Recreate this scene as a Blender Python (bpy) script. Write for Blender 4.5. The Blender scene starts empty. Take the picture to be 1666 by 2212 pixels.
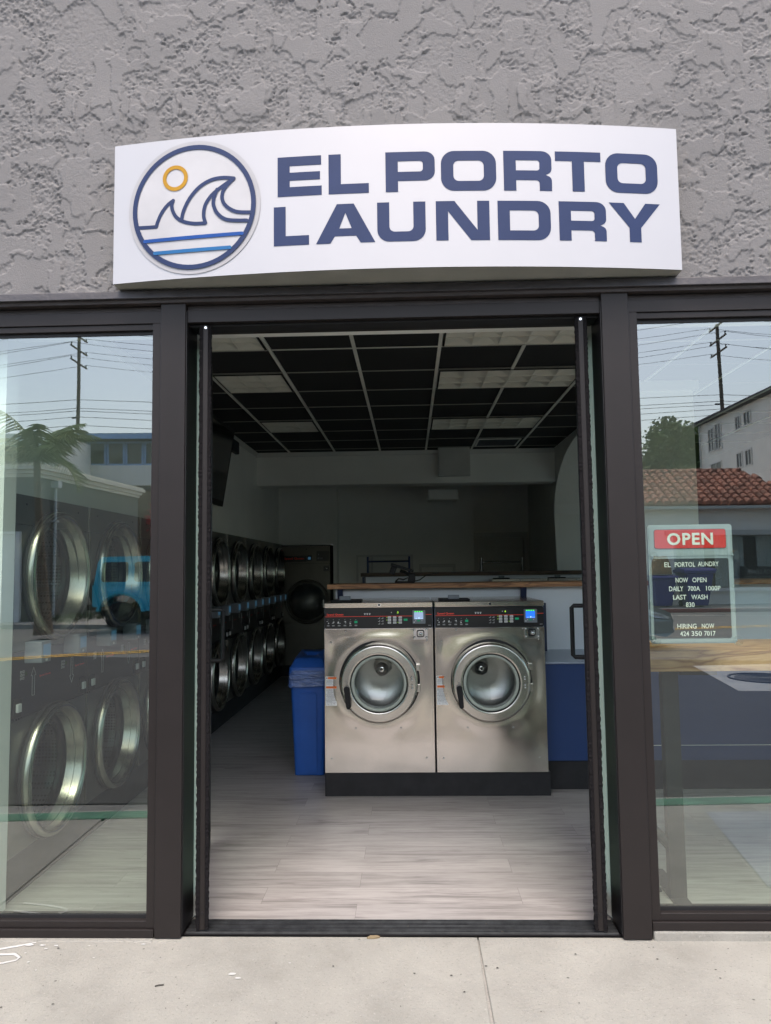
import bpy, bmesh, math, random
import numpy as np
from mathutils import Vector, Matrix, noise as mnoise
R = math.radians
random.seed(7)
scene = bpy.context.scene
COL = scene.collection

# ------------------------------------------------------------------ camera
cam_d = bpy.data.cameras.new('camera')
cam = bpy.data.objects.new('camera', cam_d)
COL.objects.link(cam)
cam_d.sensor_fit = 'VERTICAL'
cam_d.sensor_height = 36.0
cam_d.lens = 36.0 * 1609 / 2212
cam_d.clip_start = 0.05
cam_d.clip_end = 600
RW = ((0.99937958, -0.01525807, -0.03174339), (0.03282463, 0.07679725, 0.99650626), (-0.01276696, -0.99692997, 0.07725044))
m = Matrix(((RW[0][0], -RW[0][1], -RW[0][2], 0), (RW[1][0], -RW[1][1], -RW[1][2], -3.252), (RW[2][0], -RW[2][1], -RW[2][2], 1.55), (0, 0, 0, 1)))
cam.matrix_world = m
scene.camera = cam

# ------------------------------------------------------------------ world, sun, exposure
SUN_EL, SUN_AZ = 64.0, 176.0        # azimuth clockwise from +Y
world = bpy.data.worlds.new('World')
scene.world = world
world.use_nodes = True
wn = world.node_tree
wn.nodes.clear()
sky = wn.nodes.new('ShaderNodeTexSky')
sky.sky_type = 'NISHITA'
sky.sun_disc = False
sky.sun_elevation = R(SUN_EL)
sky.sun_rotation = R(SUN_AZ)
sky.air_density = 1.0
sky.dust_density = 3.2
sky.ozone_density = 1.5
bg = wn.nodes.new('ShaderNodeBackground')
bg.inputs[1].default_value = 0.15
wo = wn.nodes.new('ShaderNodeOutputWorld')
wb = wn.nodes.new('ShaderNodeMix'); wb.data_type = 'RGBA'; wb.blend_type = 'MULTIPLY'; wb.inputs[0].default_value = 1
wb.inputs[7].default_value = (1.07, 0.995, 0.90, 1)
wn.links.new(sky.outputs[0], wb.inputs[6]); wn.links.new(wb.outputs[2], bg.inputs[0])
wn.links.new(bg.outputs[0], wo.inputs[0])
sd = bpy.data.lights.new('sun', 'SUN')
sd.energy = 0.5
sd.angle = R(24)
sd.color = (1.0, 0.975, 0.94)
sun = bpy.data.objects.new('sun', sd)
COL.objects.link(sun)
sdir = Vector((math.sin(R(SUN_AZ)) * math.cos(R(SUN_EL)), math.cos(R(SUN_AZ)) * math.cos(R(SUN_EL)), math.sin(R(SUN_EL))))
sun.rotation_euler = sdir.to_track_quat('Z', 'Y').to_euler()
sun.location = (0, -6, 12)
scene.view_settings.view_transform = 'Standard'
scene.view_settings.look = 'None'
scene.view_settings.exposure = 1.72
scene.view_settings.gamma = 1
scene.cycles.max_bounces = 10
scene.cycles.diffuse_bounces = 8
scene.cycles.glossy_bounces = 5
scene.cycles.transparent_max_bounces = 16
scene.cycles.caustics_reflective = False
scene.cycles.caustics_refractive = False
scene.cycles.sample_clamp_indirect = 6

# ------------------------------------------------------------------ materials
MATS = {}
def nt(name):
    mt = bpy.data.materials.new(name)
    mt.use_nodes = True
    t = mt.node_tree
    t.nodes.clear()
    out = t.nodes.new('ShaderNodeOutputMaterial')
    MATS[name] = mt
    return mt, t, out
def N(t, typ, **kw):
    n = t.nodes.new(typ)
    for k, v in kw.items():
        if hasattr(n, k):
            setattr(n, k, v)
        else:
            n.inputs[k.replace('_', ' ')].default_value = v
    return n
def noise(t, scale, detail=3.0, rough=0.5, stretch=None, rot=None, dist=0.0, offs=None):
    n = t.nodes.new('ShaderNodeTexNoise')
    n.inputs['Scale'].default_value = scale
    n.inputs['Detail'].default_value = detail
    n.inputs['Roughness'].default_value = rough
    n.inputs['Distortion'].default_value = dist
    c = t.nodes.new('ShaderNodeTexCoord')
    mp = t.nodes.new('ShaderNodeMapping')
    if stretch: mp.inputs['Scale'].default_value = stretch
    if rot: mp.inputs['Rotation'].default_value = rot
    if offs: mp.inputs['Location'].default_value = offs
    t.links.new(c.outputs['Object'], mp.inputs[0])
    t.links.new(mp.outputs[0], n.inputs[0])
    return n
def ramp(t, src, stops):
    r = t.nodes.new('ShaderNodeValToRGB')
    while len(r.color_ramp.elements) < len(stops): r.color_ramp.elements.new(0.5)
    for e, (p, c) in zip(r.color_ramp.elements, stops):
        e.position = p
        e.color = (*c, 1) if len(c) == 3 else c
    t.links.new(src, r.inputs[0])
    return r
def mixc(t, a, b, fac, mode='MIX'):
    x = t.nodes.new('ShaderNodeMix')
    x.data_type = 'RGBA'
    x.blend_type = mode
    for s, v in ((x.inputs[0], fac), (x.inputs[6], a), (x.inputs[7], b)):
        if hasattr(v, 'links') or hasattr(v, 'is_linked'): t.links.new(v, s)
        elif isinstance(v, tuple): s.default_value = (*v, 1)
        else: s.default_value = v
    return x.outputs[2]
def bump(t, src, strength, dist, prev=None):
    b = t.nodes.new('ShaderNodeBump')
    b.inputs['Strength'].default_value = strength
    b.inputs['Distance'].default_value = dist
    t.links.new(src, b.inputs['Height'])
    if prev is not None: t.links.new(prev, b.inputs['Normal'])
    return b.outputs[0]
def M(name, col, rough=0.5, metal=0.0, var=None, bmp=None, spec=None, emit=None, alpha=None, dirt=None, coat=None):
    if name in MATS: return MATS[name]
    mt, t, out = nt(name)
    p = t.nodes.new('ShaderNodeBsdfPrincipled')
    t.links.new(p.outputs[0], out.inputs[0])
    p.inputs['Roughness'].default_value = rough
    p.inputs['Metallic'].default_value = metal
    if spec is not None: p.inputs['Specular IOR Level'].default_value = spec
    if coat: p.inputs['Coat Weight'].default_value = coat
    c = (*col, 1)
    p.inputs['Base Color'].default_value = c
    src = None
    v = var or (3.0, 0.10)
    n = noise(t, v[0], 4, 0.6, stretch=v[2] if len(v) > 2 else None)
    lo = tuple(x * (1 - v[1]) for x in col)
    hi = tuple(min(1, x * (1 + v[1])) for x in col)
    r = ramp(t, n.outputs[0], [(0.3, lo), (0.7, hi)])
    src = r.outputs[0]
    if dirt:
        n2 = noise(t, dirt[0], 6, 0.65)
        r2 = ramp(t, n2.outputs[0], [(dirt[1], (1, 1, 1)), (min(1, dirt[1] + 0.08), (0, 0, 0))])
        src = mixc(t, dirt[2], src, r2.outputs[0])
    t.links.new(src, p.inputs['Base Color'])
    if bmp:
        nb = noise(t, bmp[0], bmp[3] if len(bmp) > 3 else 4, 0.6, stretch=bmp[4] if len(bmp) > 4 else None)
        t.links.new(bump(t, nb.outputs[0], bmp[1], bmp[2]), p.inputs['Normal'])
    if emit:
        p.inputs['Emission Color'].default_value = (*emit[0], 1)
        p.inputs['Emission Strength'].default_value = emit[1]
    if alpha is not None: p.inputs['Alpha'].default_value = alpha
    return mt
def glass_mat(name, tint, r0, rough=0.0, wav=None):
    mt, t, out = nt(name)
    lw = t.nodes.new('ShaderNodeLayerWeight')
    lw.inputs[0].default_value = 0.5
    pw = N(t, 'ShaderNodeMath', operation='POWER')
    t.links.new(lw.outputs['Facing'], pw.inputs[0]); pw.inputs[1].default_value = 5
    ma = N(t, 'ShaderNodeMath', operation='MULTIPLY_ADD')
    t.links.new(pw.outputs[0], ma.inputs[0]); ma.inputs[1].default_value = 1 - r0; ma.inputs[2].default_value = r0
    tr = t.nodes.new('ShaderNodeBsdfTransparent'); tr.inputs[0].default_value = (*tint, 1)
    gl = t.nodes.new('ShaderNodeBsdfGlossy'); gl.inputs['Roughness'].default_value = rough
    gl.inputs[0].default_value = (0.96, 1.0, 0.98, 1)
    if wav:
        n = noise(t, wav[0], 1, 0.4)
        t.links.new(bump(t, n.outputs[0], wav[1], wav[2]), gl.inputs['Normal'])
    mx = t.nodes.new('ShaderNodeMixShader')
    t.links.new(ma.outputs[0], mx.inputs[0]); t.links.new(tr.outputs[0], mx.inputs[1]); t.links.new(gl.outputs[0], mx.inputs[2])
    t.links.new(mx.outputs[0], out.inputs[0])
    return mt

glass_mat('shop_glass', (0.80, 0.90, 0.83), 0.225, 0.0, (1.1, 0.12, 0.01))
glass_mat('door_glass', (0.70, 0.84, 0.77), 0.08)
glass_mat('porthole_glass', (0.86, 0.88, 0.86), 0.045, 0.01)
glass_mat('clear_plastic', (0.93, 0.95, 0.94), 0.10, 0.05)

def stucco_mat():
    mt, t, out = nt('stucco')
    p = t.nodes.new('ShaderNodeBsdfPrincipled'); t.links.new(p.outputs[0], out.inputs[0])
    p.inputs['Roughness'].default_value = 0.75
    p.inputs['Specular IOR Level'].default_value = 0.3
    n = noise(t, 1.3, 5, 0.6)
    r = ramp(t, n.outputs[0], [(0.3, (0.168, 0.165, 0.165)), (0.7, (0.200, 0.195, 0.194))])
    t.links.new(r.outputs[0], p.inputs['Base Color'])
    n1 = noise(t, 130, 5, 0.75)
    t.links.new(bump(t, n1.outputs[0], 0.9, 0.004), p.inputs['Normal'])
stucco_mat()

def concrete_mat(name, base, speck=True, joint=None):
    mt, t, out = nt(name)
    p = t.nodes.new('ShaderNodeBsdfPrincipled'); t.links.new(p.outputs[0], out.inputs[0])
    p.inputs['Roughness'].default_value = 0.85
    p.inputs['Specular IOR Level'].default_value = 0.25
    b = np.array(base)
    n = noise(t, 2.2, 6, 0.62)
    c = ramp(t, n.outputs[0], [(0.28, tuple(b * 0.78)), (0.5, tuple(b * .98)), (0.75, tuple(b * 1.15))]).outputs[0]
    n5 = noise(t, 11, 5, 0.7)
    c = mixc(t, c, tuple(b * 0.72), ramp(t, n5.outputs[0], [(0.60, (0, 0, 0)), (0.74, (0.55,) * 3)]).outputs[0])
    if speck:
        n2 = noise(t, 75, 5, 0.8)
        c = mixc(t, c, tuple(b * 0.45), ramp(t, n2.outputs[0], [(0.57, (0, 0, 0)), (0.68, (0.75,) * 3)]).outputs[0])
        n3 = noise(t, 65, 5, 0.8, offs=(5, 3, 1))
        c = mixc(t, c, tuple(np.minimum(b * 1.35, 0.9)), ramp(t, n3.outputs[0], [(0.58, (0, 0, 0)), (0.68, (0.75,) * 3)]).outputs[0])
        v = t.nodes.new('ShaderNodeTexVoronoi'); v.inputs['Scale'].default_value = 7.5; v.inputs['Randomness'].default_value = 1
        tc = t.nodes.new('ShaderNodeTexCoord'); t.links.new(tc.outputs['Object'], v.inputs['Vector'])
        spot = ramp(t, v.outputs['Distance'], [(0.028, (0.85,) * 3), (0.05, (0, 0, 0))]).outputs[0]
        c = mixc(t, c, tuple(b * 0.3), spot)
    t.links.new(c, p.inputs['Base Color'])
    nb = noise(t, 80, 5, 0.75)
    t.links.new(bump(t, nb.outputs[0], 0.8, 0.005), p.inputs['Normal'])
    return mt
concrete_mat('sidewalk_concrete', (0.300, 0.295, 0.266))
concrete_mat('pad_concrete', (0.36, 0.37, 0.37), False)
concrete_mat('pale_slab', (0.31, 0.33, 0.36))
concrete_mat('asphalt', (0.062, 0.062, 0.06))
concrete_mat('far_asphalt', (0.17, 0.17, 0.165), False)
concrete_mat('gutter_concrete', (0.33, 0.32, 0.30))

def floor_mat():
    mt, t, out = nt('vinyl_planks')
    p = t.nodes.new('ShaderNodeBsdfPrincipled'); t.links.new(p.outputs[0], out.inputs[0])
    p.inputs['Roughness'].default_value = 0.42
    tc = t.nodes.new('ShaderNodeTexCoord')
    br = t.nodes.new('ShaderNodeTexBrick')
    br.inputs['Scale'].default_value = 1
    br.inputs['Brick Width'].default_value = 1.22
    br.inputs['Row Height'].default_value = 0.18
    br.inputs['Mortar Size'].default_value = 0.0007
    br.inputs['Mortar Smooth'].default_value = 0.2
    br.inputs['Color1'].default_value = (0, 0, 0, 1); br.inputs['Color2'].default_value = (1, 1, 1, 1)
    br.inputs['Mortar'].default_value = (0.5, 0.5, 0.5, 1)
    br.offset = 0.37; br.offset_frequency = 2
    mp = t.nodes.new('ShaderNodeMapping'); mp.inputs['Location'].default_value = (0.27, 0.02, 0)
    t.links.new(tc.outputs['Object'], mp.inputs[0]); t.links.new(mp.outputs[0], br.inputs[0])
    # per plank offset of the grain
    cmb = t.nodes.new('ShaderNodeVectorMath'); cmb.operation = 'MULTIPLY_ADD'
    t.links.new(br.outputs['Color'], cmb.inputs[0]); cmb.inputs[1].default_value = (9, 7, 5)
    t.links.new(tc.outputs['Object'], cmb.inputs[2])
    def grain(sc, st, det, dist):
        mm = t.nodes.new('ShaderNodeMapping'); mm.inputs['Scale'].default_value = st
        t.links.new(cmb.outputs[0], mm.inputs[0])
        n = t.nodes.new('ShaderNodeTexNoise'); n.inputs['Scale'].default_value = sc; n.inputs['Detail'].default_value = det
        n.inputs['Roughness'].default_value = 0.62; n.inputs['Distortion'].default_value = dist
        t.links.new(mm.outputs[0], n.inputs[0])
        return n
    g1 = grain(1.6, (1.0, 14, 1), 6, 1.0)
    g2 = grain(7, (1.6, 34, 1), 5, 0.5)
    g3 = grain(0.9, (1.0, 4, 1), 3, 1.6)
    c = ramp(t, g1.outputs[0], [(0.30, (0.13, 0.12, 0.115)), (0.43, (0.27, 0.255, 0.245)), (0.56, (0.345, 0.327, 0.315)), (0.72, (0.42, 0.402, 0.39))]).outputs[0]
    c = mixc(t, c, (0.17, 0.15, 0.145), ramp(t, g2.outputs[0], [(0.50, (0, 0, 0)), (0.68, (0.6,) * 3)]).outputs[0])
    c = mixc(t, c, (0.41, 0.39, 0.378), ramp(t, g3.outputs[0], [(0.35, (0.5,) * 3), (0.6, (0, 0, 0))]).outputs[0])
    pl = ramp(t, br.outputs['Color'], [(0, (0.93, 0.93, 0.93)), (1, (1.04, 1.04, 1.04))]).outputs[0]
    c = mixc(t, c, pl, 1.0, 'MULTIPLY')
    c = mixc(t, c, (0.12, 0.11, 0.10), br.outputs['Fac'])
    t.links.new(c, p.inputs['Base Color'])
    t.links.new(bump(t, g2.outputs[0], 0.15, 0.001), p.inputs['Normal'])
floor_mat()

def wood_mat(name, stops, rough=0.5, sc=1.0, axis_stretch=(1.2, 9, 9)):
    mt, t, out = nt(name)
    p = t.nodes.new('ShaderNodeBsdfPrincipled'); t.links.new(p.outputs[0], out.inputs[0])
    p.inputs['Roughness'].default_value = rough
    n = noise(t, 2.0 * sc, 2, 0.5, stretch=axis_stretch, dist=0.6)
    mth = N(t, 'ShaderNodeMath', operation='MULTIPLY'); t.links.new(n.outputs[0], mth.inputs[0]); mth.inputs[1].default_value = 9
    fr = N(t, 'ShaderNodeMath', operation='PINGPONG'); t.links.new(mth.outputs[0], fr.inputs[0]); fr.inputs[1].default_value = 1.0
    c = ramp(t, fr.outputs[0], stops).outputs[0]
    n2 = noise(t, 30 * sc, 3, 0.6, stretch=(0.5, 8, 8))
    c = mixc(t, c, stops[0][1], ramp(t, n2.outputs[0], [(0.5, (0, 0, 0)), (0.8, (0.5,) * 3)]).outputs[0])
    t.links.new(c, p.inputs['Base Color'])
    return mt
wood_mat('counter_wood', [(0.0, (0.24, 0.10, 0.045)), (0.35, (0.44, 0.20, 0.085)), (0.75, (0.58, 0.29, 0.13)), (1.0, (0.48, 0.22, 0.095))])
wood_mat('ledge_wood', [(0.0, (0.30, 0.13, 0.05)), (0.3, (0.50, 0.27, 0.11)), (0.75, (0.64, 0.37, 0.17)), (1.0, (0.56, 0.31, 0.14))], 0.55, 0.8)
wood_mat('dark_wood', [(0.0, (0.035, 0.018, 0.01)), (0.4, (0.08, 0.04, 0.022)), (1.0, (0.11, 0.06, 0.033))])

def steel_mat(name, col, rough, wob, wscale=2.6, brushed=True):
    mt, t, out = nt(name)
    p = t.nodes.new('ShaderNodeBsdfPrincipled'); t.links.new(p.outputs[0], out.inputs[0])
    p.inputs['Metallic'].default_value = 1
    n = noise(t, 5, 4, 0.6)
    r = ramp(t, n.outputs[0], [(0.3, tuple(c * 0.93 for c in col)), (0.7, tuple(min(1, c * 1.05) for c in col))])
    t.links.new(r.outputs[0], p.inputs['Base Color'])
    p.inputs['Roughness'].default_value = rough
    nb = noise(t, wscale, 1.5, 0.4, dist=0.6)
    nrm = bump(t, nb.outputs[0], 1.0, wob)
    if brushed:
        n2 = noise(t, 40, 2, 0.5, stretch=(0.4, 0.4, 14))
        nrm = bump(t, n2.outputs[0], 0.08, 0.001, nrm)
    t.links.new(nrm, p.inputs['Normal'])
    return mt
steel_mat('washer_steel', (0.62, 0.575, 0.515), 0.16, 0.006, 1.6)
steel_mat('door_steel', (0.56, 0.535, 0.49), 0.22, 0.004, 3.0)
steel_mat('dryer_steel', (0.27, 0.265, 0.245), 0.42, 0.012, 2.5)
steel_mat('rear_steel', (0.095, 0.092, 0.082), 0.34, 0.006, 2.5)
steel_mat('drum_metal', (0.46, 0.46, 0.44), 0.33, 0.002, 3.0)
steel_mat('ring_steel', (0.44, 0.425, 0.375), 0.27, 0.003, 3.0)
steel_mat('chrome', (0.75, 0.75, 0.74), 0.10, 0.0005, 6.0, False)
M('bronze_frame', (0.018, 0.0150, 0.0145), 0.42, 0.0, (5, 0.08), (90, 0.04, 0.001), spec=.27, dirt=(55, 0.735, (0.3, 0.28, 0.27)))
M('bronze_dark', (0.012, 0.011, 0.012), 0.45, 0.2, (14, 0.3))
M('old_paint', (0.04, 0.032, 0.031), 0.5, 0.0, (7, 0.35, (1, 1, 6)), (22, 0.9, 0.006, 6, (0.6, 1, 3)), dirt=(34, 0.70, (0.22, 0.19, 0.17)))
M('flashing_paint', (0.045, 0.042, 0.046), 0.42, 0.1, (9, 0.3, (1, 1, 5)), (18, 0.8, 0.006, 5))
M('black_gap', (0.008, 0.008, 0.009), 0.6)
M('pile_strip', (0.012, 0.011, 0.012), 0.95, 0, (300, 0.6), (500, 1.0, 0.004, 3), spec=0.1)
M('track_metal', (0.10, 0.105, 0.11), 0.35, 0.7, (20, 0.3), dirt=(28, 0.66, (0.24, 0.2, 0.16)))
M('interior_paint', (0.86, 0.855, 0.81), 0.6, 0, (1.5, 0.04))
M('trim_white', (0.66, 0.66, 0.63), 0.45, 0, (2, 0.04))
M('jamb_white', (0.70, 0.73, 0.69), 0.4, 0, (2, 0.05))
M('ceiling_black', (0.012, 0.012, 0.013), 0.85, 0, (60, 0.3), (180, 0.5, 0.003))
M('grid_dim', (0.30, 0.30, 0.27), 0.5)  # darker copy of the grid white; dimness of farther cross bars painted in
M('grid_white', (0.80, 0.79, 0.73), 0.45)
M('troffer_white', (0.82, 0.80, 0.72), 0.3, 0.1, (2, 0.08))
M('black_base', (0.014, 0.014, 0.016), 0.85, 0, (9, 0.3), dirt=(60, 0.75, (0.09, 0.09, 0.09)))
M('panel_black', (0.012, 0.012, 0.014), 0.28)
M('black_plastic', (0.009, 0.009, 0.010), 0.5, spec=.3)
M('dark_rubber', (0.02, 0.02, 0.02), 0.7)
M('grey_plastic', (0.17, 0.19, 0.21), 0.5)
M('pale_gasket', (0.40, 0.44, 0.38), 0.5)
M('red_print', (0.9, 0.07, 0.04), 0.5)
M('white_print', (0.6, 0.6, 0.6), 0.5)
M('button_white', (0.62, 0.62, 0.62), 0.4)
M('green_button', (0.0, 0.35, 0.16), 0.4, emit=((0.0, 0.5, 0.2), 0.04))
M('lit_green', (0.1, 0.8, 0.05), 0.4, emit=((0.05, 0.9, 0.08), 0.45))
M('lit_lime', (0.5, 0.9, 0.05), 0.4, emit=((0.45, 0.85, 0.05), 0.4))
M('screen_grey', (0.3, 0.4, 0.55), 0.3, emit=((0.30, 0.40, 0.62), 0.22))
M('screen_blue', (0.02, 0.15, 0.6), 0.3, emit=((0.02, 0.16, 0.80), 0.32))
M('screen_text', (0.6, 0.8, 0.95), 0.3, emit=((0.6, 0.85, 1.0), 0.25))
M('dryer_screen', (0.08, 0.17, 0.25), 0.3, emit=((0.12, 0.36, 0.62), 0.05))
M('sticker_white', (0.85, 0.86, 0.85), 0.5)
M('sticker_orange', (0.78, 0.16, 0.02), 0.5)
M('sticker_ink', (0.09, 0.09, 0.09), 0.6)
M('bin_blue', (0.022, 0.11, 0.44), 0.42, 0, (6, 0.08), (60, 0.1, 0.001))
M('liner_plastic', (0.07, 0.14, 0.38), 0.22, 0, (9, 0.35, (1, 1, 4)), (9, 1.0, 0.02, 3, (1, 1, 5)), spec=0.9)  # stretched colour streaks paint in the highlights of the clear film
M('laminate_white', (0.76, 0.78, 0.82), 0.35, 0, (1.0, 0.03))
M('laminate_grey', (0.27, 0.31, 0.38), 0.3, 0, (1.0, 0.04))
M('laminate_blue', (0.012, 0.036, 0.125), 0.35, 0, (1.2, 0.1))
M('navy_paint', (0.012, 0.02, 0.06), 0.4)
M('tv_screen', (0.006, 0.006, 0.007), 0.12)
M('cart_metal', (0.03, 0.045, 0.13), 0.3, 0.5)
M('cart_chrome', (0.35, 0.36, 0.4), 0.25, 0.9)
M('steel_black', (0.016, 0.020, 0.019), 0.5, 0.3)
M('sign_face', (0.435, 0.43, 0.44), 0.33, 0.2, (3, 0.015), (60, 0.05, 0.001, 3, (0.05, 1, 12)))
M('sign_side', (0.45, 0.45, 0.40), 0.35, 0.3)
M('sign_navy', (0.017, 0.032, 0.095), 0.5, spec=.25)
M('sign_gold', (0.40, 0.21, 0.01), 0.5, spec=.25)
M('sign_blue', (0.006, 0.06, 0.26), 0.5, spec=.25)
M('sign_teal', (0.015, 0.12, 0.30), 0.5, spec=.25)
M('logo_edge', (0.37, 0.365, 0.375), 0.4)
M('logo_white', (0.45, 0.445, 0.455), 0.35)
M('board_frame', (0.36, 0.41, 0.43), 0.3)
M('board_black', (0.012, 0.013, 0.014), 0.6, 0, (3, 0.1))
M('board_red', (0.72, 0.035, 0.03), 0.3)
M('board_letter', (0.85, 0.86, 0.80), 0.4, emit=None)
M('curb_green', (0.03, 0.15, 0.085), 0.7, 0, (6, 0.3), dirt=(8, 0.6, (0.25, 0.27, 0.22)))
M('curb_red', (0.22, 0.05, 0.05), 0.7)
M('line_yellow', (0.85, 0.45, 0.03), 0.7, 0, (20, 0.3))
M('line_white', (0.62, 0.62, 0.6), 0.7, 0, (20, 0.2))
M('paint_white', (0.50, 0.50, 0.49), 0.7, 0, (30, 0.1))
M('iron', (0.05, 0.055, 0.06), 0.6, 0.5, (30, 0.4))
M('debris_dark', (0.05, 0.045, 0.04), 0.8)
M('leaf_dry', (0.22, 0.17, 0.10), 0.8)
M('car_teal', (0.015, 0.45, 0.62), 0.3, 0, (1, 0.03), coat=0.6)
M('car_silver', (0.23, 0.26, 0.27), 0.28, 0.5, (1, 0.03), coat=0.6)
M('car_glass', (0.01, 0.012, 0.014), 0.06)
M('tyre', (0.018, 0.018, 0.018), 0.85)
M('rim_metal', (0.35, 0.36, 0.38), 0.3, 0.9)
M('lamp_clear', (0.5, 0.52, 0.55), 0.12, 0.4)
M('lamp_red', (0.3, 0.01, 0.01), 0.25)
M('grey_stucco', (0.16, 0.155, 0.135), 0.85, 0, (1.2, 0.08), (60, 0.4, 0.01))
M('white_stucco', (0.86, 0.85, 0.79), 0.85, 0, (0.6, 0.08), (40, 0.3, 0.01))
M('cornice_cream', (0.70, 0.67, 0.56), 0.7)
M('blue_trim', (0.24, 0.42, 0.72), 0.6)
M('brown_siding', (0.14, 0.095, 0.065), 0.8, 0, (4, 0.2, (0.3, 0.3, 9)), (20, 0.5, 0.02))
M('roof_dark', (0.05, 0.05, 0.055), 0.8)
M('awning_green', (0.02, 0.28, 0.14), 0.6)
M('window_dark', (0.035, 0.045, 0.05), 0.08, 0, (0.8, 0.5))
M('curtain', (0.75, 0.80, 0.84), 0.8, 0, (3, 0.2, (22, 22, 0.3)), (30, 1.0, 0.05, 2, (1, 1, 0.02)))
M('lease_sign', (0.022, 0.022, 0.02), 0.5)
M('lease_orange', (0.24, 0.09, 0.03), 0.6, 0, (8, 0.3))
M('roof_tile', (0.34, 0.15, 0.10), 0.8, 0, (3.2, 0.75), (30, 0.4, 0.01))
M('gutter_white', (0.5, 0.52, 0.5), 0.5)
M('garage_white', (0.72, 0.73, 0.72), 0.5)
M('cart_bin_blue', (0.02, 0.025, 0.20), 0.4)
M('paper_bag', (0.36, 0.24, 0.12), 0.85, 0, (5, 0.25))
M('grey_box', (0.55, 0.55, 0.52), 0.5)
M('pole_wood', (0.13, 0.10, 0.08), 0.9, 0, (3, 0.3, (1, 1, 0.1)))
M('wire', (0.07, 0.07, 0.07), 0.6)
M('palm_trunk', (0.22, 0.17, 0.12), 0.9, 0, (6, 0.3, (1, 1, 5)), (14, 0.8, 0.05, 3, (1, 1, 5)))
M('palm_leaf', (0.22, 0.27, 0.09), 0.6, 0, (2, 0.4))
M('leaf_green', (0.085, 0.14, 0.04), 0.7, 0, (0.35, 0.55))
M('leaf_pink', (0.42, 0.03, 0.07), 0.7, 0, (2, 0.3))
M('bark', (0.10, 0.075, 0.05), 0.9, 0, (6, 0.3))
M('hill_grass', (0.10, 0.115, 0.045), 0.95, 0, (0.4, 0.35), (3, 0.8, 0.2))
M('shrub_green', (0.04, 0.07, 0.02), 0.8, 0, (3, 0.4))

def drum_mat():
    mt, t, out = nt('drum_steel')
    p = t.nodes.new('ShaderNodeBsdfPrincipled'); t.links.new(p.outputs[0], out.inputs[0])
    p.inputs['Metallic'].default_value = 0.8; p.inputs['Roughness'].default_value = 0.35
    v = t.nodes.new('ShaderNodeTexVoronoi'); v.inputs['Scale'].default_value = 52; v.inputs['Randomness'].default_value = 0.0
    tc = t.nodes.new('ShaderNodeTexCoord'); t.links.new(tc.outputs['Object'], v.inputs['Vector'])
    c = ramp(t, v.outputs['Distance'], [(0.28, (0.01, 0.01, 0.01)), (0.34, (0.3, 0.31, 0.3))]).outputs[0]
    t.links.new(c, p.inputs['Base Color'])
drum_mat()

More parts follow.
